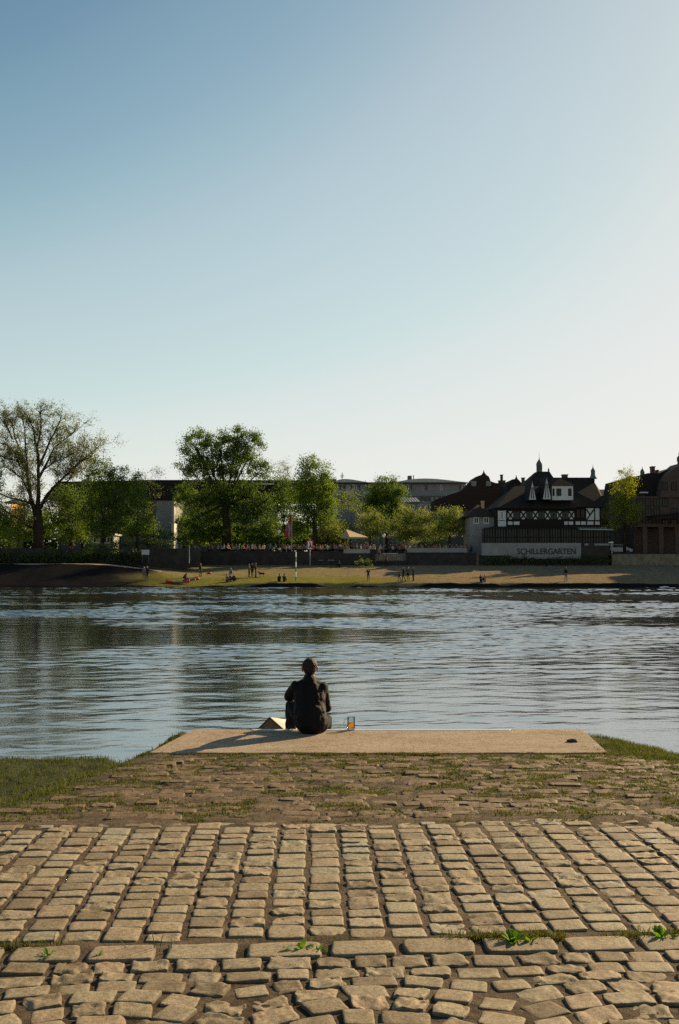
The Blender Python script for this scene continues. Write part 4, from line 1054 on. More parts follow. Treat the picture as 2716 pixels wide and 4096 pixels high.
def onion(root, px, D, pys, rad, name='turret', m='copper'):
    """lathe: list of (py, radius in photo px)"""
    k = D/F; x = X(px, D)
    b = MB(); b.lathe(x, D, [(r*k, Z(py, D)) for py, r in pys], 14)
    return b.build(name, M[m], root, True)

# ---- the timbered restaurant
D = 156.0; x0, x1 = X(1985,D), X(2405,D)
R = empty('timbered_restaurant', (X(2190,D), D+6, 3.85), 'half-timbered restaurant with steep dark roof, pointed white gables and slim lantern tower', 'building')
MB().box(x0, x1, D, D+13, 3.8, Z(2032,D)).build('wall', M['dark_wood'], R)
# white infill panels of the upper storey
def panel(pa, pb, ya, yb, D=D, dy=.06, name='plaster_panel'):
    MB().box(X(pa,D), X(pb,D), D-dy, D-.004, Z(yb,D), Z(ya,D)).build(name, M['plaster'], R)
def xbrace(pa, pb, ya, yb):
    panel(pa, pb, ya, yb); b = MB()
    for s_ in (0, 1):
        q = [Vector((X(pa,D),0,Z(ya if s_ else yb,D))), Vector((X(pb,D),0,Z(yb if s_ else ya,D)))]
        d = (q[1]-q[0]).normalized(); n_ = Vector((-d.z,0,d.x))*.11
        b.prism([((q[0]-n_).x,(q[0]-n_).z),((q[1]-n_).x,(q[1]-n_).z),((q[1]+n_).x,(q[1]+n_).z),((q[0]+n_).x,(q[0]+n_).z)], D-.10-.012*s_, D-.065)
    b.build('timber_brace', M['dark_wood'], R)
for c in (2042,2094,2142,2191,2239,2286): xbrace(c-11, c+11, 2045, 2077)
for c in (2068,2118,2166,2215,2262): window(R, X(c,D), Z(2061,D), 1.05, 1.35, D, 'dark_wood')
panel(1992,2000,2042,2082); panel(2014,2024,2042,2082); panel(1992,2024,2084,2106); window(R, X(2007,D), Z(2062,D), .5, 1.4, D)
for a, b_ in ((2032,2050),(2055,2078),(2257,2271),(2275,2293),(2303,2321),(2325,2343),(2349,2374),(2381,2399)): panel(a, b_, 2086, 2099)
panel(2346,2377,2030+3,2080); panel(2382,2398,2033,2080)
b = MB(); 
for (a, c_) in (((2346,2080),(2377,2037)), ((2346,2037),(2360,2058))):
    p_, q_ = Vector((X(a[0],D),0,Z(a[1],D))), Vector((X(c_[0],D),0,Z(c_[1],D))); d = (q_-p_).normalized(); n_ = Vector((-d.z,0,d.x))*.10
    b.prism([((p_-n_).x,(p_-n_).z),((q_-n_).x,(q_-n_).z),((q_+n_).x,(q_+n_).z),((p_+n_).x,(p_+n_).z)], D-.10, D-.065)
b.build('timber_brace', M['dark_wood'], R)
for a in (2310, 2328): window(R, X(a+4,D), Z(2055,D), .6, 1.4, D, 'dark_wood')
# main roof in two wings and the eaves
r = MB(); ze = Z(2030,D)
hip(r, x0, X(2300,D), D-.6, D+14, ze, Z(1932,D), 4.2, oh=.1)
r.build('roof', M['slate'], R)
r = MB(); xa, xb = X(2225,D+1), X(2404,D+1)
r.add([(xa,D-.5,ze+.02),(xb+.5,D-.5,ze+.02),(xb+.9,D+5,Z(1960,D+5)),(xb+.5,D+6.5,Z(1930,D+6.5)),(X(2382,D+7),D+7,Z(1910,D+7)),(xa,D+7,Z(1910,D+7)),(xa,D+15,ze),(xb+.5,D+15,ze)],
      [(0,1,2,3,4,5),(5,4,7,6),(4,3,7),(3,2,7),(2,1,7),(0,5,6),(0,6,7,1)])
r.build('roof', M['slate'], R)
# two sharp white gables
for (a, c_, ap, at_, bt) in ((2112,2141,2127,1925,2000),(2168,2201,2184,1910,1998)):
    yy = D - .9
    MB().prism([(X(a,D),Z(bt,D)),(X(c_,D),Z(bt,D)),(X(ap,D),Z(at_,D))], yy, yy+.25).build('gable', M['plaster'], R)
    t_ = MB(); t_.prism([(X(a+9,D),Z(bt-4,D)),(X(a+12,D),Z(bt-4,D)),(X(ap-1,D),Z(at_+26,D)),(X(ap-3,D),Z(at_+26,D))], yy-.05, yy-.004)
    t_.prism([(X(c_-12,D),Z(bt-4,D)),(X(c_-9,D),Z(bt-4,D)),(X(ap+3,D),Z(at_+26,D)),(X(ap+1,D),Z(at_+26,D))], yy-.05, yy-.004)
    t_.build('timber_brace', M['dark_wood'], R)
    g = MB(); g.prism([(X(a,D)-.10,Z(bt,D)-.1),(X(a,D)-.01,Z(bt,D)-.1),(X(ap,D),Z(at_,D)+.02),(X(c_,D)+.01,Z(bt,D)-.1),(X(c_,D)+.10,Z(bt,D)-.1),(X(ap,D),Z(at_,D)+.3)], yy-.05, yy+5)
    g.build('gable_roof', M['slate'], R)
# boxed white dormer with hipped roof catching the sun on its right slope
yy = D - .7
MB().box(X(2206,D), X(2290,D), yy, yy+4, Z(2001,D), Z(1945,D)).build('dormer', M['plaster'], R)
for (c, w_) in ((2233,.75),(2277,.5),(2212,.28)): window(R, X(c,D), Z(1970,D), w_, 1.15, yy, 'dark_wood')
d_ = MB(); d_.add([(X(2200,D),yy-.3,Z(1944,D)),(X(2296,D),yy-.3,Z(1942,D)),(X(2296,D),yy+4.5,Z(1942,D)),(X(2200,D),yy+4.5,Z(1944,D)),(X(2222,D),yy+2.4,Z(1911,D)),(X(2250,D),yy+2.0,Z(1909,D))],
    [(0,1,5,4),(1,2,5),(2,3,4,5),(3,0,4),(3,2,1,0)]); d_.build('dormer_roof', M['tile'], R)
chimney(R, 2251, 2271, 1902, 1912, D+9)
# tower block, lantern, finials
Dt = D + 12
t_ = MB(); t_.add([(X(2092,Dt),Dt-2,Z(1945,Dt)),(X(2226,Dt),Dt-2,Z(1945,Dt)),(X(2226,Dt),Dt+7,Z(1945,Dt)),(X(2092,Dt),Dt+7,Z(1945,Dt)),
    (X(2158,Dt),Dt+1.5,Z(1883,Dt)),(X(2208,Dt),Dt+1.5,Z(1883,Dt)),(X(2208,Dt),Dt+4,Z(1883,Dt)),(X(2158,Dt),Dt+4,Z(1883,Dt))],
    [(0,1,5,4),(1,2,6,5),(2,3,7,6),(3,0,4,7),(4,5,6,7)]); t_.box(X(2096,Dt),X(2224,Dt),Dt-1.9,Dt+6.9,6,Z(1945,Dt)); t_.build('tower_roof', M['slate'], R)
k = Dt/F; xc = X(2172,Dt); yc = Dt + 2.6
lt = MB(); lt.lathe(xc, yc, [(12*k,Z(1886,Dt)),(12*k,Z(1874,Dt)),(12.5*k,Z(1873,Dt))], 8)
for a in range(8): t0 = a*math.pi/4 + math.pi/8; cx_, cy_ = xc + 10*k*math.cos(t0), yc + 10*k*math.sin(t0); lt.box(cx_-.07,cx_+.07,cy_-.07,cy_+.07,Z(1874,Dt),Z(1858,Dt))
lt.build('lantern', M['copper'], R)
b = MB(); b.lathe(xc, yc, [(11*k,Z(1860,Dt)),(12.5*k,Z(1856,Dt)),(12*k,Z(1848,Dt)),(9*k,Z(1842,Dt)),(5*k,Z(1836,Dt)),(1.6*k,Z(1830,Dt)),(.8*k,Z(1823,Dt)),(.25*k,Z(1800,Dt))], 12); b.build('onion_dome', M['copper'], R, True)
b = MB(); b.lathe(X(2207,Dt), Dt+2, [(4*k,Z(1888,Dt)),(3*k,Z(1880,Dt)),(3.6*k,Z(1875,Dt)),(.5*k,Z(1866,Dt))], 8); b.build('finial', M['copper'], R, True)
onion(R, 2375, D+7, [(1915,16),(1905,11),(1896,8.5),(1885,9),(1880,8),(1874,4),(1868,1.2),(1857,.3)], 0)
# veranda: dark glazed front with many mullions under a lean-to roof
Dv = 153.0
b = MB(); b.box(X(1938,Dv), X(2440,Dv), Dv+.12, D-.12, 3.8, Z(2113,Dv)); b.build('veranda_glazing', M['glass_dark'], R)
b = MB(); n_ = 46
for i in range(n_+1):
    xx = lerp(X(1938,Dv), X(2440,Dv), i/n_); wd = .10 if i % 4 == 0 else .045
    b.box(xx-wd, xx+wd, Dv, Dv+.11, 3.85, Z(2114,Dv))
b.box(X(1938,Dv)+.1, X(2440,Dv)-.1, Dv+.02, Dv+.10, Z(2150,Dv), Z(2147,Dv)); b.build('mullions', M['dark_wood'], R)
b = MB(); b.add([(X(1930,Dv),Dv-.5,Z(2113,Dv)),(X(2310,Dv),Dv-.5,Z(2113,Dv)),(X(2310,Dv),D-.01,Z(2103,Dv)),(X(1990,Dv),D-.01,Z(2103,Dv)),
   (X(1930,Dv),Dv-.5,Z(2115,Dv)),(X(2310,Dv),Dv-.5,Z(2115,Dv)),(X(2310,Dv),D-.01,Z(2106,Dv)),(X(1990,Dv),D-.01,Z(2106,Dv))], [(0,1,2,3),(7,6,5,4),(4,5,1,0),(5,6,2,1),(7,4,0,3)]); b.build('veranda_roof', M['slate'], R)
b = MB(); b.add([(X(2314,Dv),Dv-.8,Z(2117,Dv)),(X(2449,Dv),Dv-.8,Z(2119,Dv)),(X(2445,Dv),D-.1,Z(2109,Dv)),(X(2318,Dv),D-.1,Z(2108,Dv)),
   (X(2314,Dv),Dv-.8,Z(2119,Dv)),(X(2449,Dv),Dv-.8,Z(2121,Dv)),(X(2445,Dv),D-.1,Z(2112,Dv)),(X(2318,Dv),D-.1,Z(2111,Dv))], [(0,1,2,3),(7,6,5,4),(4,5,1,0),(5,6,2,1),(6,7,3,2),(7,4,0,3)]); b.build('awning', M['sheet_roof'], R)
# lettered wall
Dw = 149.7
LW = empty('lettered_wall', (X(2125,Dw), Dw, 3), 'pale wall with large dark lettering below the glazed veranda', 'wall')
b = MB(); b.box(X(1926,Dw), X(2324,Dw), Dw, Dw+.28, Z(2222,Dw), Z(2172,Dw)); b.build('wall', M['plaster_grey'], LW)
b = MB(); b.box(X(2035,Dw), X(2322,Dw), Dw-.05, Dw-.004, Z(2184,Dw), Z(2181,Dw)); b.build('ledge', M['facade'], LW)
b = MB(); b.box(X(2040,Dw), X(2322,Dw), Dw-.04, Dw-.004, Z(2236,Dw), Z(2222,Dw)-.004); b.build('lower_wall', M['facade'], LW)
b = MB(); b.box(X(2326,Dw), X(2438,Dw), Dw+.1, Dw+.3, Z(2222,Dw), Z(2172,Dw)); b.build('side_wall', M['stone_wall'], LW)
for a, c_ in ((2338,2354),(2378,2438)): MB().box(X(a,Dw), X(c_,Dw), Dw+.05, Dw+.096, Z(2182,Dw), Z(2174,Dw)).build('panel', M['plaster_grey'], LW)
cu = bpy.data.curves.new('lettering', 'FONT'); cu.body = 'SCHILLERGARTEN'; cu.size = 1; cu.extrude = .03; cu.resolution_u = 3; cu.offset = .012
to = bpy.data.objects.new('t', cu); COL.objects.link(to); dg = bpy.context.evaluated_depsgraph_get(); dg.update()
tm = bpy.data.meshes.new_from_object(to.evaluated_get(dg), depsgraph=dg); bpy.data.objects.remove(to)
co = np.array([v.co[:] for v in tm.vertices]); lo, hi = co.min(0), co.max(0)
tx0, tx1, tz0, tz1 = X(2068,Dw), X(2302,Dw), Z(2217,Dw), Z(2193,Dw)
for v in tm.vertices:
    c = v.co.copy(); v.co = Vector((tx0 + (c.x-lo[0])/(hi[0]-lo[0])*(tx1-tx0), Dw - .03 - c.z, tz0 + (c.y-lo[1])/(hi[1]-lo[1])*(tz1-tz0)))
link('lettering', tm, M['black'], LW)
# annex left of the restaurant
A_ = empty('annex_house', (X(1930,158), 160, 3.85), 'low house with brown tiled roof joined to the left end of the timbered restaurant', 'building')
b = MB(); b.box(X(1880,158), X(1984,158), 158, 166, 3.8, Z(2068,158)); b.build('wall', M['plaster_grey'], A_)
b = MB(); hip(b, X(1870,158), X(1990,158)-.3, 157.5, 167, Z(2068,158)+.19, Z(2012,158), 2.2); b.build('roof', M['tile'], A_)
for px in (1905,1945): window(A_, X(px,158), Z(2082,158), .8, 1.0, 158)
chimney(A_, 1926, 1936, 2008, 2030, 161, 'orange_wall')

# ---- houses behind, seen as roofs against the sky
Dr = 205
H1 = empty('tiled_roof_house', (X(1870,Dr), Dr, 3.85), 'big house with long brown tiled roof and small spire, left of the restaurant roof', 'building')
b = MB(); xs = [(1740,2000),(1800,1978),(1850,1962),(1885,1930),(1905,1907),(1925,1900),(1945,1898),(1958,1907),(1964,1925),(1985,1932),(2110,1932),(2110,2120),(1740,2120)]
b.prism([(X(p,Dr), Z(q,Dr)) for p, q in reversed(xs[:-2])] + [(X(1740,Dr),Z(2060,Dr)),(X(2110,Dr),Z(2060,Dr))][:0] + [(X(1740,Dr),Z(2040,Dr)),(X(2110,Dr),Z(2040,Dr))], Dr, Dr+9)
b.build('roof', M['tile'], H1)
MB().box(X(1745,Dr), X(2105,Dr), Dr+.4, Dr+8.5, 3.8, Z(2040,Dr)-.02).build('wall', M['facade_dark'], H1)
onion(H1, 1937, Dr+3, [(1912,14),(1900,11),(1893,5),(1888,2.5),(1880,.5)], 0, 'spire', 'slate')
for px in (1896,1955): 
    MB().box(X(px,Dr)-.5,X(px,Dr)+.5,Dr-.4,Dr+1,Z(1945,Dr),Z(1925,Dr)).build('dormer', M['plaster_grey'], H1)
chimney(H1, 2004, 2012, 1902, 1932, Dr+3); chimney(H1, 1996, 2022, 1925, 1932, Dr+4)
H2 = empty('gabled_house', (X(2060,Dr-12), Dr-12, 3.85), 'house with rounded gable and tiny spire between the tiled roof and the lantern tower', 'building')
Dg = Dr - 12
b = MB(); b.prism([(X(p,Dg),Z(q,Dg)) for p, q in [(2020,2040),(2125,2040),(2120,1938),(2088,1932),(2078,1920),(2070,1915),(2052,1917),(2042,1930),(2030,1938)]], Dg, Dg+8); b.build('roof', M['slate'], H2)
MB().box(X(2022,Dg), X(2122,Dg), Dg+.3, Dg+7.5, 3.8, Z(2040,Dg)-.02).build('wall', M['facade_dark'], H2)
onion(H2, 2067, Dg+3, [(1919,8),(1914,5),(1908,2.2),(1900,.5)], 0, 'spire', 'slate'); chimney(H2, 2089, 2099, 1914, 1935, Dg+3)
H3 = empty('low_roof_house', (X(2440,185), 185, 3.85), 'low dark roof with small turret between the restaurant and yellow-green poplar', 'building')
b = MB(); hip(b, X(2395,185), X(2490,185), 185, 193, Z(1985,185), Z(1952,185), .3); b.build('roof', M['slate'], H3)
MB().box(X(2400,185), X(2486,185), 185.5, 192.5, 3.8, Z(1985,185)-.2).build('wall', M['facade_dark'], H3)
onion(H3, 2452, 187, [(1960,9),(1950,8),(1944,6),(1939,2),(1935,.5)], 0, 'turret', 'slate')

# ---- ornate building at the right edge
Db = 158.
RB = empty('ornate_sandstone_building', (X(2680,Db), Db+6, 3.85), 'tall dark ornate building with turret at the right edge of the picture', 'building')
b = MB(); b.box(X(2535,Db), X(3300,Db), Db, Db+22, 2.3, Z(1985,Db)); b.build('wall', M['brick'], RB)
b = MB()
b.prism([(X(p,Db),Z(q,Db)) for p, q in [(2530,1985),(3320,1985),(3250,1890),(2722,1880),(2700,1868),(2672,1882),(2655,1888),(2610,1888),(2600,1901),(2545,1902)]], Db+2, Db+18); b.build('roof', M['slate'], RB)
b = MB(); b.prism([(X(p,Db),Z(q,Db)) for p, q in [(2640,1990),(2790,1990),(2790,1925),(2760,1890),(2735,1850),(2720,1862),(2700,1872),(2676,1890),(2655,1920)]], Db-.4, Db+6); b.build('gable', M['brick'], RB)
onion(RB, 2573, Db+5, [(1910,9),(1895,8.5),(1888,9),(1880,6),(1875,2),(1866,.4)], 0); chimney(RB, 2607, 2620, 1870, 1902, Db+4); chimney(RB, 2628, 2634, 1884, 1892, Db+6)
onion(RB, 2732, Db+2, [(1900,20),(1850,17),(1842,19),(1830,19),(1822,12),(1812,12),(1806,8),(1795,2),(1780,.5)], 0, 'turret', 'brick')
b = MB(); b.box(X(3230,Db), X(3900,Db), Db-12, Db+10, 2.3, 25); b.build('shade_block', M['brick'], RB)  # unseen block added right of the frame to shade the far beach
for i, px in enumerate(range(2560, 2860, 34)):
    for j, py in enumerate((2010, 2050, 2095)):
        if (i + j) % 5 != 4: window(RB, X(px,Db), Z(py,Db), .95, 1.35, Db, 'dark_wood')
for px in (2660,2695,2730,2765): window(RB, X(px,Db), Z(1945,Db), .8, 1.3, Db-.4, 'dark_wood')
b = MB(); b.add([(X(2618,152),151,Z(2075,152)),(X(3000,152),151,Z(2035,152)),(X(3000,152),Db-.1,Z(2020,152)),(X(2636,152),Db-.1,Z(2058,152)),
   (X(2618,152),151,Z(2078,152)),(X(3000,152),151,Z(2038,152)),(X(3000,152),Db-.1,Z(2023,152)),(X(2636,152),Db-.1,Z(2061,152))], [(0,1,2,3),(7,6,5,4),(4,5,1,0),(5,6,2,1),(7,4,0,3)]); b.build('canopy_roof', M['slate'], RB)
for px in (2580, 2645, 2710): MB().box(X(px,155)-.35, X(px,155)+.35, 155, 155.7, 2.3, Z(2108,155)).build('pillar', M['brick'], RB)
MB().box(X(2560,155)-.4, X(2900,155), 154.9, Db-.01, Z(2108,155)+.002, Z(2096,155)).build('arcade_beam', M['brick'], RB)
MB().box(X(2564,157)+.1, X(2600,157), 157.6, 157.95, Z(1972,157), Z(1966,157)).build('sunlit_sill', M['sheet_roof'], RB)

# ---- long modern building
Dm = 232.
MBD = empty('modern_building', (X(1600,Dm), Dm+8, 3.85), 'long grey modern building with shallow curved metal roofs and window bands', 'building')
b = MB(); b.box(X(1270,Dm), X(1872,Dm), Dm, Dm+16, 3.8, Z(1975,Dm)); b.build('wall', M['facade'], MBD)
b = MB(); b.box(X(1280,Dm), X(1866,Dm), Dm+.7, Dm+15, Z(1975,Dm)+.01, Z(1933,Dm)); b.build('upper_wall', M['facade'], MBD)
b = MB(); b.box(X(1340,Dm), X(1870,Dm), Dm-.9, Dm+16, Z(1933,Dm)+.003, Z(1930,Dm)); b.build('eaves', M['dark_metal'], MBD)
b = MB(); b.box(X(1336,Dm), X(1870,Dm), Dm-.3, Dm-.004, Z(1984,Dm), Z(1964,Dm)); b.build('balcony_band', M['plaster_grey'], MBD)
def arc(pa, pb, top, skew):
    pts = [(X(pa,Dm), Z(1930,Dm)+.004)]; 
    for i in range(13):
        t = i/12; h = math.sin(math.pi*t**skew)**1.2; pts.append((X(lerp(pa,pb,t),Dm), Z(1929.5 - h*(1930-top),Dm)))
    pts.append((X(pb,Dm), Z(1930,Dm)+.004))
    MB().prism(list(reversed(pts)), Dm-.5, Dm+15.5).build('curved_roof', M['sheet_roof'], MBD)
arc(1335, 1475, 1917, .62); arc(1580, 1868, 1915, .8)
rnd = random.Random(3)
for px in range(1362, 1862, 15):
    if rnd.random() < .72: window(MBD, X(px,Dm), Z(1949,Dm), .55, 1.2, Dm+.7, rnd.choice(['white_paint','metal','plaster_grey']), 0, rnd.choice(['glass_dark','glass_dark','plaster_grey']))
for px in range(1350, 1866, 22):
    window(MBD, X(px,Dm), Z(2003,Dm), .9, 1.5, Dm, 'plaster_grey', 1); 
b = MB(); b.box(X(1630,Dm), X(1666,Dm), Dm+3, Dm+6, Z(1930,Dm)-.5, Z(1915,Dm)); b.box(X(1637,Dm), X(1652,Dm), Dm+3.2, Dm+5.8, Z(1915,Dm)+.002, Z(1898,Dm)); b.build('roof_plant_room', M['facade_dark'], MBD)
b = MB(); b.tube([(X(1660,Dm),Dm+4,Z(1916,Dm)),(X(1660,Dm),Dm+4,Z(1895,Dm))], .12, 6); b.build('vent_pipe', M['metal'], MBD)
b = MB(); xx = X(1369,Dm); b.tube([(xx,Dm+4,Z(1925,Dm)),(xx,Dm+4,Z(1884,Dm))], .09, 5)
for zz, l_ in ((1900,.5),(1896,.35),(1905,.3)): b.tube([(xx-l_,Dm+4,Z(zz,Dm)),(xx+l_,Dm+4,Z(zz-2,Dm))], .06, 5)
b.build('aerial', M['dark_metal'], MBD)
LB = empty('low_metal_roof_building', (X(1700,216), 218, 3.85), 'low grey building with pale standing-seam metal roof right of the rounded dark tree', 'building')
b = MB(); b.box(X(1600,216), X(1745,216), 216, 226, 3.8, Z(2005,216)); b.build('wall', M['plaster_grey'], LB)
b = MB(); b.add([(X(1595,216),215.5,Z(2007,216)),(X(1683,216),215.5,Z(2006,216)),(X(1676,216),222,Z(1984,216)),(X(1590,216),222,Z(1984,216)),
                 (X(1595,216),215.5,Z(2010,216)),(X(1683,216),215.5,Z(2009,216)),(X(1676,216),222,Z(1988,216)),(X(1590,216),222,Z(1988,216))], [(0,1,2,3),(7,6,5,4),(4,5,1,0),(5,6,2,1),(6,7,3,2),(7,4,0,3)])
b.build('roof', M['sheet_roof'], LB)
b = MB()
for i in range(9):
    t = i/8; p_ = Vector((lerp(X(1596,216),X(1682,216),t),215.48,Z(2006.5,216)+.05)); q_ = Vector((lerp(X(1591,216),X(1675,216),t),222,Z(1984,216)+.05)); b.tube([p_,q_],.07,4)
b.build('roof_seams', M['facade'], LB)
for i, px in enumerate((1650,1680,1712,1736)): window(LB, X(px,216), Z(2030,216), .8, 1.2, 216, 'white_paint')
b = MB(); b.box(X(1684,220), X(1900,220), 222, 230, 3.8, Z(1984,220)); 
tag(b.build('dark_flat_roofed_building', M['facade_dark']), 'dark flat-roofed block with pale piers right of the standing-seam metal roof', 'building')
pr = bpy.data.objects['dark_flat_roofed_building']
for px in (1733, 1751, 1784): MB().box(X(px,220)-.3*(3 if px == 1784 else 1), X(px,220)+.3*(3 if px == 1784 else 1), 221.8, 221.995, Z(2005,220), Z(1986,220)).build('pier', M['plaster_grey'], pr)

# ---- buildings behind the trees at the left
SB = empty('long_slate_roof_building', (X(600,200), 205, 3.85), 'long building with dark slate roof seen between and behind the left-hand trees', 'building')
b = MB(); b.box(X(232,200), X(1095,200), 200, 215, 3.8, Z(1998,200)); b.build('wall', M['facade_dark'], SB)
b = MB(); b.prism([(X(p,200),Z(q,200)) for p, q in [(180,1998),(1330,1998),(1322,1924),(1100,1921),(600,1920),(235,1928),(205,1950)]], 199.6, 216); b.build('roof', M['slate'], SB)
b = MB(); b.box(X(1308,202), X(1346,202), 203, 212, Z(1924,202), Z(1913,202)); b.build('roof_plant_room', M['facade_dark'], SB)
b = MB(); b.box(X(283,199), X(310,199), 203, 206, Z(1929,199), Z(1919,199)); b.build('skylight_box', M['metal'], SB)
b = MB(); b.box(X(1010,198), X(1095,198), 198.8, 199.55, Z(1937,198), Z(1931,198)); b.build('gutter_strip', M['sheet_roof'], SB)
for px in range(260, 1090, 34): window(SB, X(px,200), Z(2030,200), .9, 1.6, 200, 'dark_wood')
WH = empty('pale_gabled_house', (X(655,178), 180, 3.85), 'pale house wall with bright sunlit right edge, left of the tallest tree', 'building')
b = MB(); b.box(X(625,178), X(692,178), 178, 190, 3.8, Z(2002,178)); b.build('wall', M['plaster_grey'], WH)
b = MB(); b.box(X(620,178), X(696,178), 177.7, 190.5, Z(2002,178)+.003, Z(1995,178)); b.build('roof', M['slate'], WH)
b = MB(); b.box(X(693,176), X(704,176), 174, 178.5, 3.8, Z(2095,176)); b.box(X(690,177), X(697,177), 177.0, 177.9, Z(2090,177), Z(2004,177)); b.build('lit_edge', M['plaster'], WH)  # sunlight on the wall's right edge, put in as paler plaster strips
OW = empty('orange_walled_house', (X(55,185), 186, 3.85), 'small piece of orange sunlit house wall between branches of the old elm', 'building')
b = MB(); b.add([(X(48,185),185,3.8),(X(66,185),182,3.8),(X(66,185),190,3.8),(X(48,185),190,3.8),(X(48,185),185,Z(2015,185)),(X(66,185),182,Z(2018,185)),(X(66,185),190,Z(2018,185)),(X(48,185),190,Z(2015,185))],
    [(0,3,2,1),(4,5,6,7),(0,1,5,4),(1,2,6,5),(2,3,7,6),(3,0,4,7)]); b.build('wall', M['orange_wall'], OW)
b = MB(); hip(b, X(20,185), X(68,185), 184, 191, Z(2014,185)+.2, Z(1996,185), .5); b.build('roof', M['tile'], OW)
GH = empty('garden_house', (X(390,160), 160, 3.85), 'small grey garden building glimpsed behind the full-crowned tree trunk', 'building')
b = MB(); b.box(X(362,162), X(455,162), 162, 166, 3.8, Z(2142,162)); b.build('wall', M['plaster_grey'], GH)
b = MB(); b.box(X(356,162), X(462,162), 161.6, 166.4, Z(2142,162)+.002, Z(2135,162)); b.build('roof', M['sheet_roof'], GH)
for px in (385, 415, 440): window(GH, X(px,162), Z(2160,162), 1.0, 1.0, 162, 'white_paint')
# ================================================================ small things on the far bank
# flag
fp = W(1167, 2198, 151); fp.z = 3.85
FL = empty('flag', fp, 'long red and white vertical flag hanging from a tall pale pole', 'flag')
MB().tube([fp, Vector((fp.x, fp.y, Z(2048,151)))], [.06,.04], 8).build('pole', M['metal'], FL)
vs = []; fs = []; n = 14
for i in range(n):
    t = i/(n-1); py = lerp(2060, 2149, t); wl = lerp(2164, 1138+0, 1) if False else lerp(1162, 1137, min(1, t*1.25))
    for j in range(6):
        s_ = j/5; px = lerp(1165.5, wl, s_); vs.append((X(px,151), 151 + .18*math.sin(s_*5 + t*3), Z(py,151)))
for i in range(n-1):
    for j in range(5): fs.append((i*6+j, i*6+j+1, (i+1)*6+j+1, (i+1)*6+j))
cl = MB().add(vs, fs)
cl.m = [1 if (5 <= i < 9 and (j + i) % 5 > 1) or (i >= 9 and j in (1,)) else 0 for i in range(n-1) for j in range(5)]
M['flag_red'] = mat('flag_red', (.30,.022,.02), .8, .15, 4)
o = cl.build('flag_cloth', [M['flag_red'], M['plaster_grey']], FL, True); so = o.modifiers.new('s', 'SOLIDIFY'); so.thickness = .02
# navigation sign: red frame, white field, black mark
sx, sy = X(1240,148.6), 148.6; z0, z1 = Z(2199,148.6), Z(2161,148.6)
SG = empty('navigation_sign', (sx, sy, 2.45), 'red framed white river sign with a black mark, standing at the terrace wall', 'sign')
MB().tube([(sx, sy+.12, 2.4), (sx, sy+.12, z1-.1)], .06, 8).build('post', M['metal'], SG)
xa, xb = X(1227,sy), X(1253,sy); t = .17
MB().box(xa, xb, sy, sy+.05, z0, z1).build('board', M['white_paint'], SG)
b = MB(); b.box(xa-.01, xa+t, sy-.03, sy-.004, z0, z1); b.box(xb-t, xb+.01, sy-.03, sy-.004, z0, z1); b.box(xa+t, xb-t, sy-.03, sy-.004, z0, z0+t*.8); b.box(xa+t, xb-t, sy-.03, sy-.004, z1-t*.8, z1); b.build('red_frame', M['red_paint'], SG)
q = lambda px, py: (X(px,sy), Z(py,sy))
b = MB(); b.prism([q(1235,2169),q(1243,2169),q(1243,2177),q(1249,2192),q(1243,2190),q(1238,2180),q(1240,2176)][::-1], sy-.026, sy-.004)
b.prism([q(1236,2186),q(1241,2183),q(1241,2192),q(1236,2191)][::-1], sy-.026, sy-.004); b.build('black_mark', M['black'], SG)
# lamps
def lamp(px, pyt, D, label, zb=3.85):
    x = X(px, D); zt = Z(pyt, D); r = empty('street_lamp', (x, D, zb), label, 'street lamp', 'lamps on the beer garden terrace')
    MB().tube([(x,D,zb),(x,D,zt-.6)], [.07,.045], 8).build('post', M['dark_metal'], r)
    b = MB(); b.lathe(x, D, [(.05,zt-.62),(.20,zt-.5),(.26,zt-.2),(.24,zt-.12)], 10); b.build('lamp_glass', M['white_paint'], r, True)
    b = MB(); b.lathe(x, D, [(.30,zt-.115),(.12,zt-.02),(.02,zt+.06)], 10); b.build('lamp_cap', M['metal'], r, True)
lamp(1117, 2118, 151, 'lamp post with pale lantern left of the red flag')
lamp(1535, 2135, 153, 'lamp post with pale lantern right of the cream parasol')
# green and white banded river marker pole
px_, D = 1184, 124.5; x = X(px_, D); zb = fz(x, D)
PM = empty('marker_pole', (x, D, zb), 'tall green and white banded marker pole standing in the sunlit grass', 'pole')
zt = Z(2208, D)
for i in range(6):
    a, c_ = lerp(zb-.1, zt, i/6), lerp(zb-.1, zt, (i+1)/6); MB().lathe(x, D, [(.085,a),(.085,c_-.001)], 10).build('band', M['green_paint' if i % 2 == 0 else 'white_paint'], PM)
# notice board and posts at the left
def board(name, pa, pb, ya, yb, D, label, cat, m, zb):
    r = empty(name, (X((pa+pb)/2,D), D, zb), label, cat)
    MB().box(X(pa,D), X(pb,D), D, D+.06, Z(yb,D), Z(ya,D)).build('panel', M[m], r)
    for px in (pa+3, pb-3): MB().tube([(X(px,D), D+.12, zb), (X(px,D), D+.12, Z(ya,D)-.1)], .05, 6).build('post', M['dark_metal'], r)
board('notice_board', 567, 597, 2199, 2219, 136.5, 'blue-grey notice board on two posts in front of the embankment wall', 'sign', 'metal', 2.8)
x = X(775,140); MB_ = MB().tube([(x,136,2.8),(x,136,Z(2180,136))], [.06,.045], 8)
tag(MB_.build('thin_post', M['metal']), 'thin pale post standing alone before the embankment wall under the tallest tree', 'post')
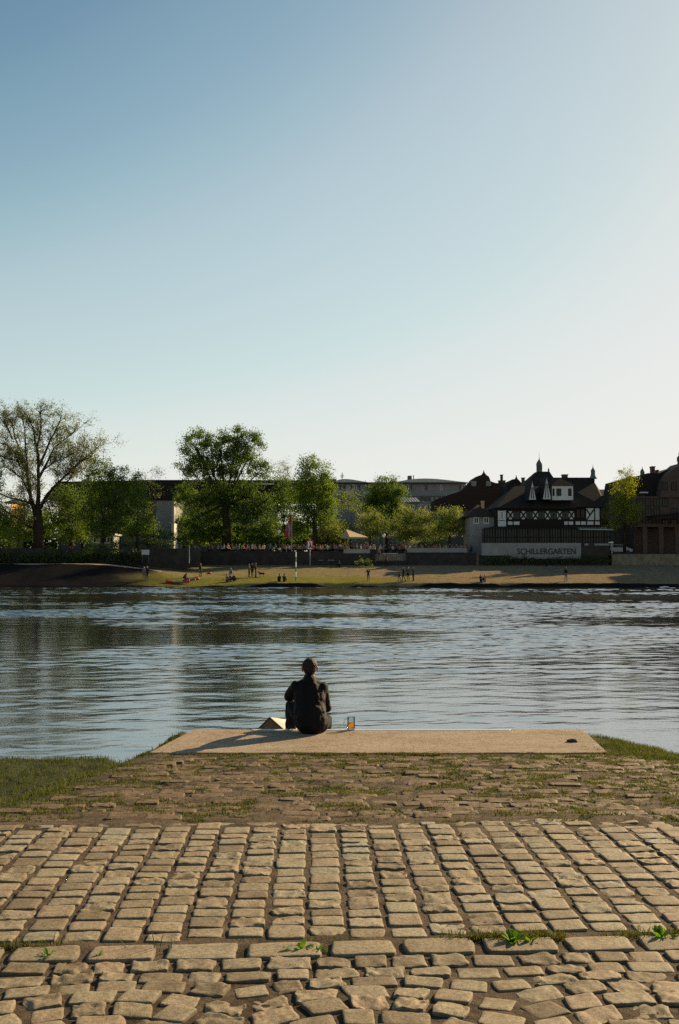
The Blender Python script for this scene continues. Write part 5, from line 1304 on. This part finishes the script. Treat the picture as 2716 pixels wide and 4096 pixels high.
# cream parasol with a scalloped skirt
D = 152.6; xc = X(1405,D); zt = Z(2117,D); ze = Z(2148,D)
PR = empty('parasol', (xc, D, 3.85), 'large cream square parasol over the beer garden, sunlit on its right', 'parasol')
b = MB(); xl, xr = X(1362,D), X(1472,D); xa_ = X(1384,D); yo = 2.2; xe = X(1398,D)
b.add([(xl,D,ze),(xe,D-yo,ze-.03),(xr,D,ze),(xe+1,D+yo,ze),(xa_,D,zt),(xl,D,ze-.22),(xe,D-yo,ze-.25),(xr,D,ze-.22),(xe+1,D+yo,ze-.22)],
      [(0,1,4),(1,2,4),(2,3,4),(3,0,4),(0,5,6,1),(1,6,7,2),(2,7,8,3),(3,8,5,0)])
b.build('canopy', M['canvas'], PR); MB().tube([(xa_+.2,D,3.85),(xa_,D,zt+.1)], .06, 8).build('pole', M['dark_wood'], PR)
# street furniture at the right
x = X(2447,151); LP = empty('entrance_post', (x, 151, 2.4), 'pale sunlit post with small sign at the right end of the restaurant wall', 'post')
MB().tube([(x,151,2.4),(x,151,Z(2165,151))], .09, 8).build('post', M['sheet_roof'], LP)
MB().box(x-.5, x+.2, 150.85, 150.89, Z(2172,151), Z(2168,151)).build('sign_plate', M['white_paint'], LP)
# low tables with pale tops on the beach side
def table(px, py, D, w_, label):
    x = X(px, D); zb = fz(x, D); z = Z(py, D); r = empty('garden_table', (x, D, zb), label, 'table', 'tables below the terrace wall')
    MB().box(x-w_/2, x+w_/2, D-.35, D+.35, z-.04, z).build('tabletop', M['sheet_roof'], r)
    for sx in (-1, 1):
        for sy in (-1, 1): MB().tube([(x+sx*(w_/2-.08), D+sy*.28, zb-.02), (x+sx*(w_/2-.08), D+sy*.28, z-.042)], .025, 6).build('leg', M['dark_metal'], r)
table(1283, 2240, 148, .8, 'small pale-topped table below the terrace wall, the left of two')
table(1324, 2240, 148, 1.0, 'wider pale-topped table below the terrace wall, the right of two')
table(1448, 2243, 147.6, 1.5, 'long low table by the dark round bush at the wall foot')
b = MB(); b.box(X(1530,148.5), X(1590,148.5), 148.4, 148.9, Z(2216,148.5), Z(2213,148.5)); r = empty('handrail_board', (X(1560,148.5), 148.6, 2.5), 'bright horizontal board at the foot of the terrace steps', 'board')
b.build('board', M['sheet_roof'], r)
for px in (1534, 1586): MB().tube([(X(px,148.5),148.65,2.4),(X(px,148.5),148.65,Z(2216,148.5)-.002)], .04, 6).build('post', M['dark_metal'], r)
# a parked car at the right, half hidden behind the wall end
D = 157; x = X(2478,D); cz = Z(2206,D)
CR = empty('parked_car', (x, D, 3.85), 'silver car parked beyond the wall at the right of the restaurant', 'car')
b = MB(); b.prism([(x-2,cz-.1),(x+2.1,cz-.1),(x+2.1,cz+.45),(x+1.3,cz+.62),(x+.8,cz+1.1),(x-.9,cz+1.15),(x-1.6,cz+.65),(x-2,cz+.55)], D, D+1.7); b.build('body', M['metal'], CR, bevel=.08)
b = MB(); b.prism([(x-1.35,cz+.64),(x+1.15,cz+.62),(x+.7,cz+1.03),(x-.85,cz+1.07)], D-.012, D+1.712); b.build('window', M['glass_dark'], CR)
for dx in (-1.25, 1.3):
    w_ = MB(); pts = [(x+dx+.33*math.cos(a*math.pi/8), cz-.1+.33*math.sin(a*math.pi/8)) for a in range(16)]; w_.prism(pts, D-.05, D+.2); w_.build('wheel', M['black'], CR)

# ================================================================ people on the far bank
def cmat(name, c): return mat(name, c, .85, .12, 6, spec=.2)
CT = {k: cmat('cloth_' + k, c) for k, c in dict(black=(.010,.010,.012), navy=(.015,.02,.04), grey=(.10,.10,.11), white=(.42,.42,.42), blue=(.10,.17,.26), red=(.32,.03,.025), brown=(.06,.035,.022), jeans=(.03,.045,.08), tan=(.22,.14,.08), orange=(.45,.12,.03), olive=(.05,.055,.03)).items()}
M['skin_far'] = mat('skin_far', (.42,.22,.15), .6, .1, 8)
def figure(px, feet_y, D, top='black', legs='jeans', pose='stand', face=0., h=1.75, label='', hair='hair', group='people on the far beach', arms='down', lean=0., lk=None, z=None, voxel=.03, mats=None):
    """one continuous body; face = heading in degrees, 0 looks away from the river"""
    x = X(px, D); z = fz(x, D) if z is None else z
    s = h/1.75; V = lambda a, b, c: Vector((a, b, c))*s
    C = []; K, S_, T_, L_ , H_ = 0, 0, 1, 2, 3
    if pose == 'stand' or pose == 'walk':
        st = .04 if pose == 'stand' else .26
        hipz = .92; hp = [V(-.09,0,hipz), V(.09,0,hipz)]
        ft = [V(-.11,st*.6,.07), V(.12,-st,.07)]; kn = [V(-.10,st*.5+.03,.50), V(.11,-st*.4+.03,.50)]
        ch = V(0,lean,1.32); nk = V(0,lean*1.2,1.48); hd = V(0,lean*1.4,1.63)
    elif pose == 'sit':
        hp = [V(-.10,0,.13), V(.10,0,.13)]; kn = [V(-.14,.36,.46), V(.15,.38,.43)]; ft = [V(-.14,.55,.07), V(.14,.62,.07)]
        ch = V(0,-.04,.52); nk = V(0,-.02,.70); hd = V(0,.01,.86)
    elif pose == 'chair':
        hp = [V(-.10,0,.50), V(.10,0,.50)]; kn = [V(-.13,.42,.52), V(.13,.42,.52)]; ft = [V(-.13,.44,.07), V(.13,.48,.07)]
        ch = V(0,-.02,.92); nk = V(0,.0,1.08); hd = V(0,.03,1.23)
    elif pose == 'crouch':
        hp = [V(-.11,0,.36), V(.11,0,.36)]; kn = [V(-.16,.32,.48), V(.16,.34,.42)]; ft = [V(-.13,.12,.07), V(.13,.16,.07)]
        ch = V(0,.22,.66); nk = V(0,.34,.78); hd = V(0,.44,.84)
    elif pose == 'lie':
        hp = [V(-.09,0,.12), V(.09,0,.12)]; kn = [V(-.10,.40,.14), V(.10,.38,.30)]; ft = [V(-.10,.80,.07), V(.10,.62,.07)]
        ch = V(0,-.38,.20); nk = V(0,-.52,.26); hd = V(0,-.64,.34)
    mid = (hp[0]+hp[1])/2
    C += [(mid, mid.lerp(ch,.5), .135*s, .125*s, 1.15, .82, T_), (mid.lerp(ch,.5), ch, .125*s, .145*s, 1.22, .78, T_), (ch, nk, .10*s, .062*s, 1, 1, T_),
          (mid, mid + V(0,0,-.02), .13*s, .13*s, 1.1, .9, L_)]
    C += [(nk, hd, .052*s, .055*s, 1, 1, S_), (hd + V(0,0,.015), hd + V(0,.01,-.045), .092*s, .075*s, .92, 1.1, S_), (hd + V(0,-.025,.045), hd + V(0,-.04,-.02), .088*s, .08*s, 1, 1, H_)]
    C += [(hd + V(0,.09,-.01), hd + V(0,.105,-.03), .016*s, .018*s, 1, 1, S_)]
    up = (nk - ch).normalized()
    for i, sd in enumerate((-1, 1)):
        C += [(hp[i], kn[i], .092*s, .062*s, 1, 1, L_), (kn[i], ft[i] + V(0,0,.03), .060*s, .045*s, 1, 1, L_), (ft[i] + V(0,-.03,-.02), ft[i] + V(0,.13,-.03), .042*s, .036*s, 1, 1, H_)]
        sh = ch + (nk-ch)*.45 + V(sd*.17,0,0)
        if pose == 'stand' or pose == 'walk':
            if arms == 'down': el = sh + V(sd*.07,-.02,-.29); wr = el + V(sd*.01,.06+.12*(pose=='walk'),-.25)
            elif arms == 'front': el = sh + V(sd*.07,.03,-.28); wr = el + V(-sd*.12,.20,.02)
            elif arms == 'phone': el = sh + V(sd*.08,.05,-.26); wr = el + V(-sd*.13,.18,.20)
            else: el = sh + V(sd*.10,-.08,-.27); wr = el + V(-sd*.10,-.05,-.20)
        else:
            el = sh + (kn[i]-sh)*.5 + V(sd*.06,0,-.08); wr = kn[i] + V(-sd*.03,.03,.07)
        C += [(ch + (nk-ch)*.4, sh, .07*s, .062*s, 1, 1, T_), (sh, el, .056*s, .046*s, 1, 1, T_), (el, wr, .045*s, .034*s, 1, 1, T_), (wr, wr + (wr-el).normalized()*.13*s, .034*s, .026*s, 1, 1, S_)]
    me = fuse('person', C, voxel, 2)
    o = bpy.data.objects.new('person', me); COL.objects.link(o)
    for m_ in (mats or (M['skin_far'], CT[top], CT[legs], M['hair'] if hair == 'hair' else CT[hair])): me.materials.append(m_)
    o.location = (x, D, z); o.rotation_euler = (0, 0, math.radians(face))
    return tag(o, label, 'person', group)
P_ = figure
P_(578, 2335, 124.5, 'grey', 'grey', 'stand', 200, 1.72, 'person in pale grey clothes standing in the shade, left of a darker person')
P_(590, 2335, 124.8, 'black', 'black', 'stand', 170, 1.80, 'person in black standing in the shade beside a person in pale grey')
P_(736, 2320, 126.5, 'black', 'navy', 'crouch', 250, 1.75, 'person in dark clothes bent forward over the gear beside the pale boat')
P_(762, 2325, 126.5, 'blue', 'olive', 'lie', 100, 1.75, 'person in light blue lying on the sloping bank next to red bags')
P_(803, 2318, 130.0, 'black', 'black', 'stand', 240, 1.74, 'slim person in black standing alone left of the seated trio')
P_(925, 2302, 133.5, 'blue', 'navy', 'sit', 180, 1.6, 'small person in a light blue top sitting behind the seated trio', arms='front')
P_(909, 2330, 124.8, 'grey', 'black', 'sit', 330, 1.72, 'left one of three people seated close together on the grass, in grey')
P_(922, 2328, 125.2, 'brown', 'black', 'sit', 300, 1.75, 'middle one of the three seated people, in brown, slightly raised')
P_(937, 2330, 125.0, 'black', 'navy', 'sit', 200, 1.75, 'right one of three seated people, in black, facing the river')
P_(997, 2308, 130.0, 'brown', 'black', 'stand', 250, 1.72, 'person in brown at the left of the group standing with the dog', arms='front')
P_(1010, 2309, 129.6, 'black', 'black', 'stand', 150, 1.82, 'person in black in the middle of the group standing with the dog')
P_(1023, 2309, 129.4, 'black', 'navy', 'stand', 270, 1.85, 'tall person in dark clothes nearest the dog', arms='front')
P_(1118, 2338, 123.2, 'black', 'black', 'sit', 10, 1.78, 'left one of a dark-clad pair sitting on the river edge beside the banded pole')
P_(1137, 2338, 123.2, 'navy', 'black', 'sit', 350, 1.75, 'right one of a dark-clad pair sitting on the river edge beside the banded pole')
P_(1473, 2326, 124.2, 'navy', 'jeans', 'stand', 170, 1.70, 'person in navy top and jeans standing alone in the middle of the beach', arms='phone')
P_(1597, 2327, 124.0, 'brown', 'black', 'walk', 90, 1.58, 'shorter person at the left end of the walking group of four')
P_(1614, 2327, 124.0, 'black', 'black', 'walk', 95, 1.78, 'second person from the left in the walking group of four')
P_(1632, 2326, 124.2, 'olive', 'black', 'stand', 180, 1.76, 'stocky person in olive, third in the walking group of four', arms='front')
P_(1653, 2326, 124.3, 'brown', 'navy', 'stand', 120, 1.76, 'person with sunlit arm at the right end of the walking group', arms='front')
P_(1922, 2335, 123.0, 'black', 'navy', 'sit', 200, 1.7, 'left one of a pair sitting at the river edge on the sunny beach')
P_(1938, 2335, 123.0, 'brown', 'grey', 'sit', 150, 1.72, 'right one of a pair sitting at the river edge on the sunny beach')
P_(2262, 2332, 123.6, 'black', 'grey', 'stand', 5, 1.76, 'person in dark jacket and grey trousers standing alone at the right of the beach', arms='front')
P_(1358, 2262, 147.5, 'grey', 'black', 'sit', 150, 1.7, 'person sitting at the foot of the terrace wall near the two pale tables', group='people by the terrace wall')
P_(1478, 2264, 146.6, 'red', 'black', 'stand', 100, 1.2, 'small child in red standing next to the dark round bush', group='people by the terrace wall')
P_(1545, 2255, 148.2, 'brown', 'black', 'walk', 60, 1.72, 'person in brown walking at the foot of the terrace steps', group='people by the terrace wall')
P_(1515, 2235, 151.0, 'tan', 'black', 'walk', 180, 1.72, 'person in tan halfway up the terrace steps', z=3.3, group='people by the terrace wall')
# dog
D = 129.8; x = X(1048, D); z = fz(x, D)
C = [((x-.26,D,z+.44),(x+.22,D,z+.42),.13,.115,.8,1,0), ((x-.26,D,z+.46),(x-.42,D,z+.62),.085,.07,1,1,0), ((x-.42,D,z+.64),(x-.58,D,z+.60),.075,.04,1,1,0),
     ((x-.40,D-.05,z+.68),(x-.39,D-.06,z+.76),.028,.012,1,1,0), ((x-.40,D+.05,z+.68),(x-.39,D+.06,z+.76),.028,.012,1,1,0), ((x+.30,D,z+.47),(x+.52,D,z+.36),.035,.018,1,1,0)]
for sy in (-.07, .07):
    C += [((x-.24,D+sy,z+.40),(x-.22,D+sy,z+.20),.055,.035,1,1,0), ((x-.22,D+sy,z+.20),(x-.25,D+sy,z+.03),.03,.028,1,1,0),
          ((x+.20,D+sy,z+.40),(x+.16,D+sy,z+.25),.07,.045,1,1,0), ((x+.16,D+sy,z+.25),(x+.27,D+sy,z+.16),.038,.028,1,1,0), ((x+.27,D+sy,z+.16),(x+.24,D+sy,z+.03),.026,.026,1,1,0)]
tag(link('dog', fuse('dog', C, .018, 2), M['dark_wood'].copy()), 'brown dog standing on the grass to the right of the standing group', 'dog')
# bags and boat by the left group
M['bag_red'] = mat('bag_red', (.40,.05,.02), .7, .15, 6)
def bag(px, D, s, label, m='bag_red'):
    x = X(px, D); z = fz(x, D); bm = bmesh.new(); bmesh.ops.create_icosphere(bm, subdivisions=3, radius=1)
    for v in bm.verts: v.co = Vector((v.co.x*s*(1-.2*v.co.z), v.co.y*s*.6, max(v.co.z,-.6)*s*.55))*(1+.15*mnoise.noise(v.co*2))
    me = bpy.data.meshes.new('bag'); bm.to_mesh(me); bm.free(); me.shade_smooth(); r = empty('bag', (x, D, z), label, 'bag', 'bags on the far bank')
    o = link('sack', me, M[m]); o.parent = r; o.location = (0,0,s*.33)
    t = MB().tube([(-s*.4,0,s*.75),(-s*.2,0,s*1.1),(s*.2,0,s*1.1),(s*.4,0,s*.75)], .02, 6).build('strap', M['black']); t.parent = r
bag(790, 127, .34, 'orange-red bag on the grass at the feet of the slim standing person')
bag(776, 126.6, .28, 'dark red bag beside the lying person', 'red_paint')
bag(838, 134, .32, 'bright red bag lying alone on the grass right of the slim standing person')
bag(745, 125.5, .20, 'small round white bag beside the bent-forward person', 'white_paint')
D = 124.2; x = X(712, D); z = fz(x, D)
KB = empty('kayak', (x, D, z), 'low boat with red ends lying at the water edge, left of the bent-forward person', 'boat')
vs = []; fs = []; n = 15
for i in range(n):
    t = i/(n-1); wd = .32*math.sin(math.pi*min(max(t,.02),.98))**.6; hh = .20 + .22*(2*t-1)**2
    for a in range(7):
        q_ = math.pi*a/6; vs.append((x + (t-.5)*3.0, D + wd*math.cos(q_), z + .06 + hh - (hh)*math.sin(q_)))
for i in range(n-1):
    for a in range(6): fs.append((i*7+a, i*7+a+1, (i+1)*7+a+1, (i+1)*7+a))
h_ = MB().add(vs, fs); h_.m = [0 if (i < 4*6 or i >= 10*6) else 1 for i in range(len(fs))]
o = h_.build('hull', [M['red_paint'], M['metal']], KB, True); so = o.modifiers.new('s', 'SOLIDIFY'); so.thickness = .03
MB().box(x-.25, x+.25, D-.24, D+.24, z+.24, z+.28).build('seat', M['dark_wood'], KB)

# ---- guests behind the parapet: a few bodies, many copies
def varmat():
    m, n, l, p = nodes('guest_clothing'); oi = n.new('ShaderNodeObjectInfo'); l.new(oi.outputs['Color'], p.inputs['Base Color']); p.inputs['Roughness'].default_value = .85; return m
GM = varmat(); rg = random.Random(21)
proto = []
for k_, (hh, fa) in enumerate(((1.75,160),(1.7,90),(1.65,250),(1.8,20))):
    o = figure(900+k_*40, 2200, 152.0, pose='chair', face=fa, h=hh, z=4.30, voxel=.035, mats=(M['skin_far'], GM, CT['black'], M['hair']),
               label='guest seated behind the terrace parapet among the beer garden crowd', group='guests seated in the beer garden')
    proto.append(o)
cols = [(.30,.26,.22),(.38,.05,.04),(.05,.06,.10),(.03,.02,.02),(.42,.30,.20),(.08,.12,.2),(.45,.18,.07),(.06,.03,.02),(.20,.07,.05),(.5,.42,.34),(.30,.10,.05)]
spots = []
for a, b_, st, D0 in ((835,1110,14,151.3),(850,1100,20,154),(1130,1370,12,151.3),(1140,1500,16,154),(1370,1500,13,151.3),(1500,1626,14,156),(1640,1860,11,151.3),(1560,1860,15,154.5),(1600,1900,20,158)):
    px = a
    while px < b_:
        spots.append((px + rg.uniform(-4,4), D0 + rg.uniform(-.5,.9))); px += st*rg.uniform(.7,1.4)
for i, (px, D0) in enumerate(spots):
    o = proto[i] if i < 4 else proto[rg.randrange(4)].copy()
    if i >= 4: COL.objects.link(o)
    o.location = (X(px, D0), D0, 4.30); o.rotation_euler = (0, 0, rg.uniform(0, 6.28)); s_ = rg.uniform(.94, 1.08); o.scale = (s_,)*3
    o.color = (*rg.choice(cols), 1)
# a few standing guests and waiters
for px, D0, tp, lb in ((1359,153,'white','waiter in a white shirt standing behind the guests, left of the parasol'), (1468,154,'white','person in a white top standing under the right corner of the parasol'),
                   (1500,156,'red','person in red standing at the top of the terrace steps'), (1758,157,'red','person in red standing behind the pale parapet panel')):
    figure(px, 2200, D0, tp, 'black', 'stand', rg.uniform(0,360), 1.75, lb, z=4.11, group='people standing in the beer garden')
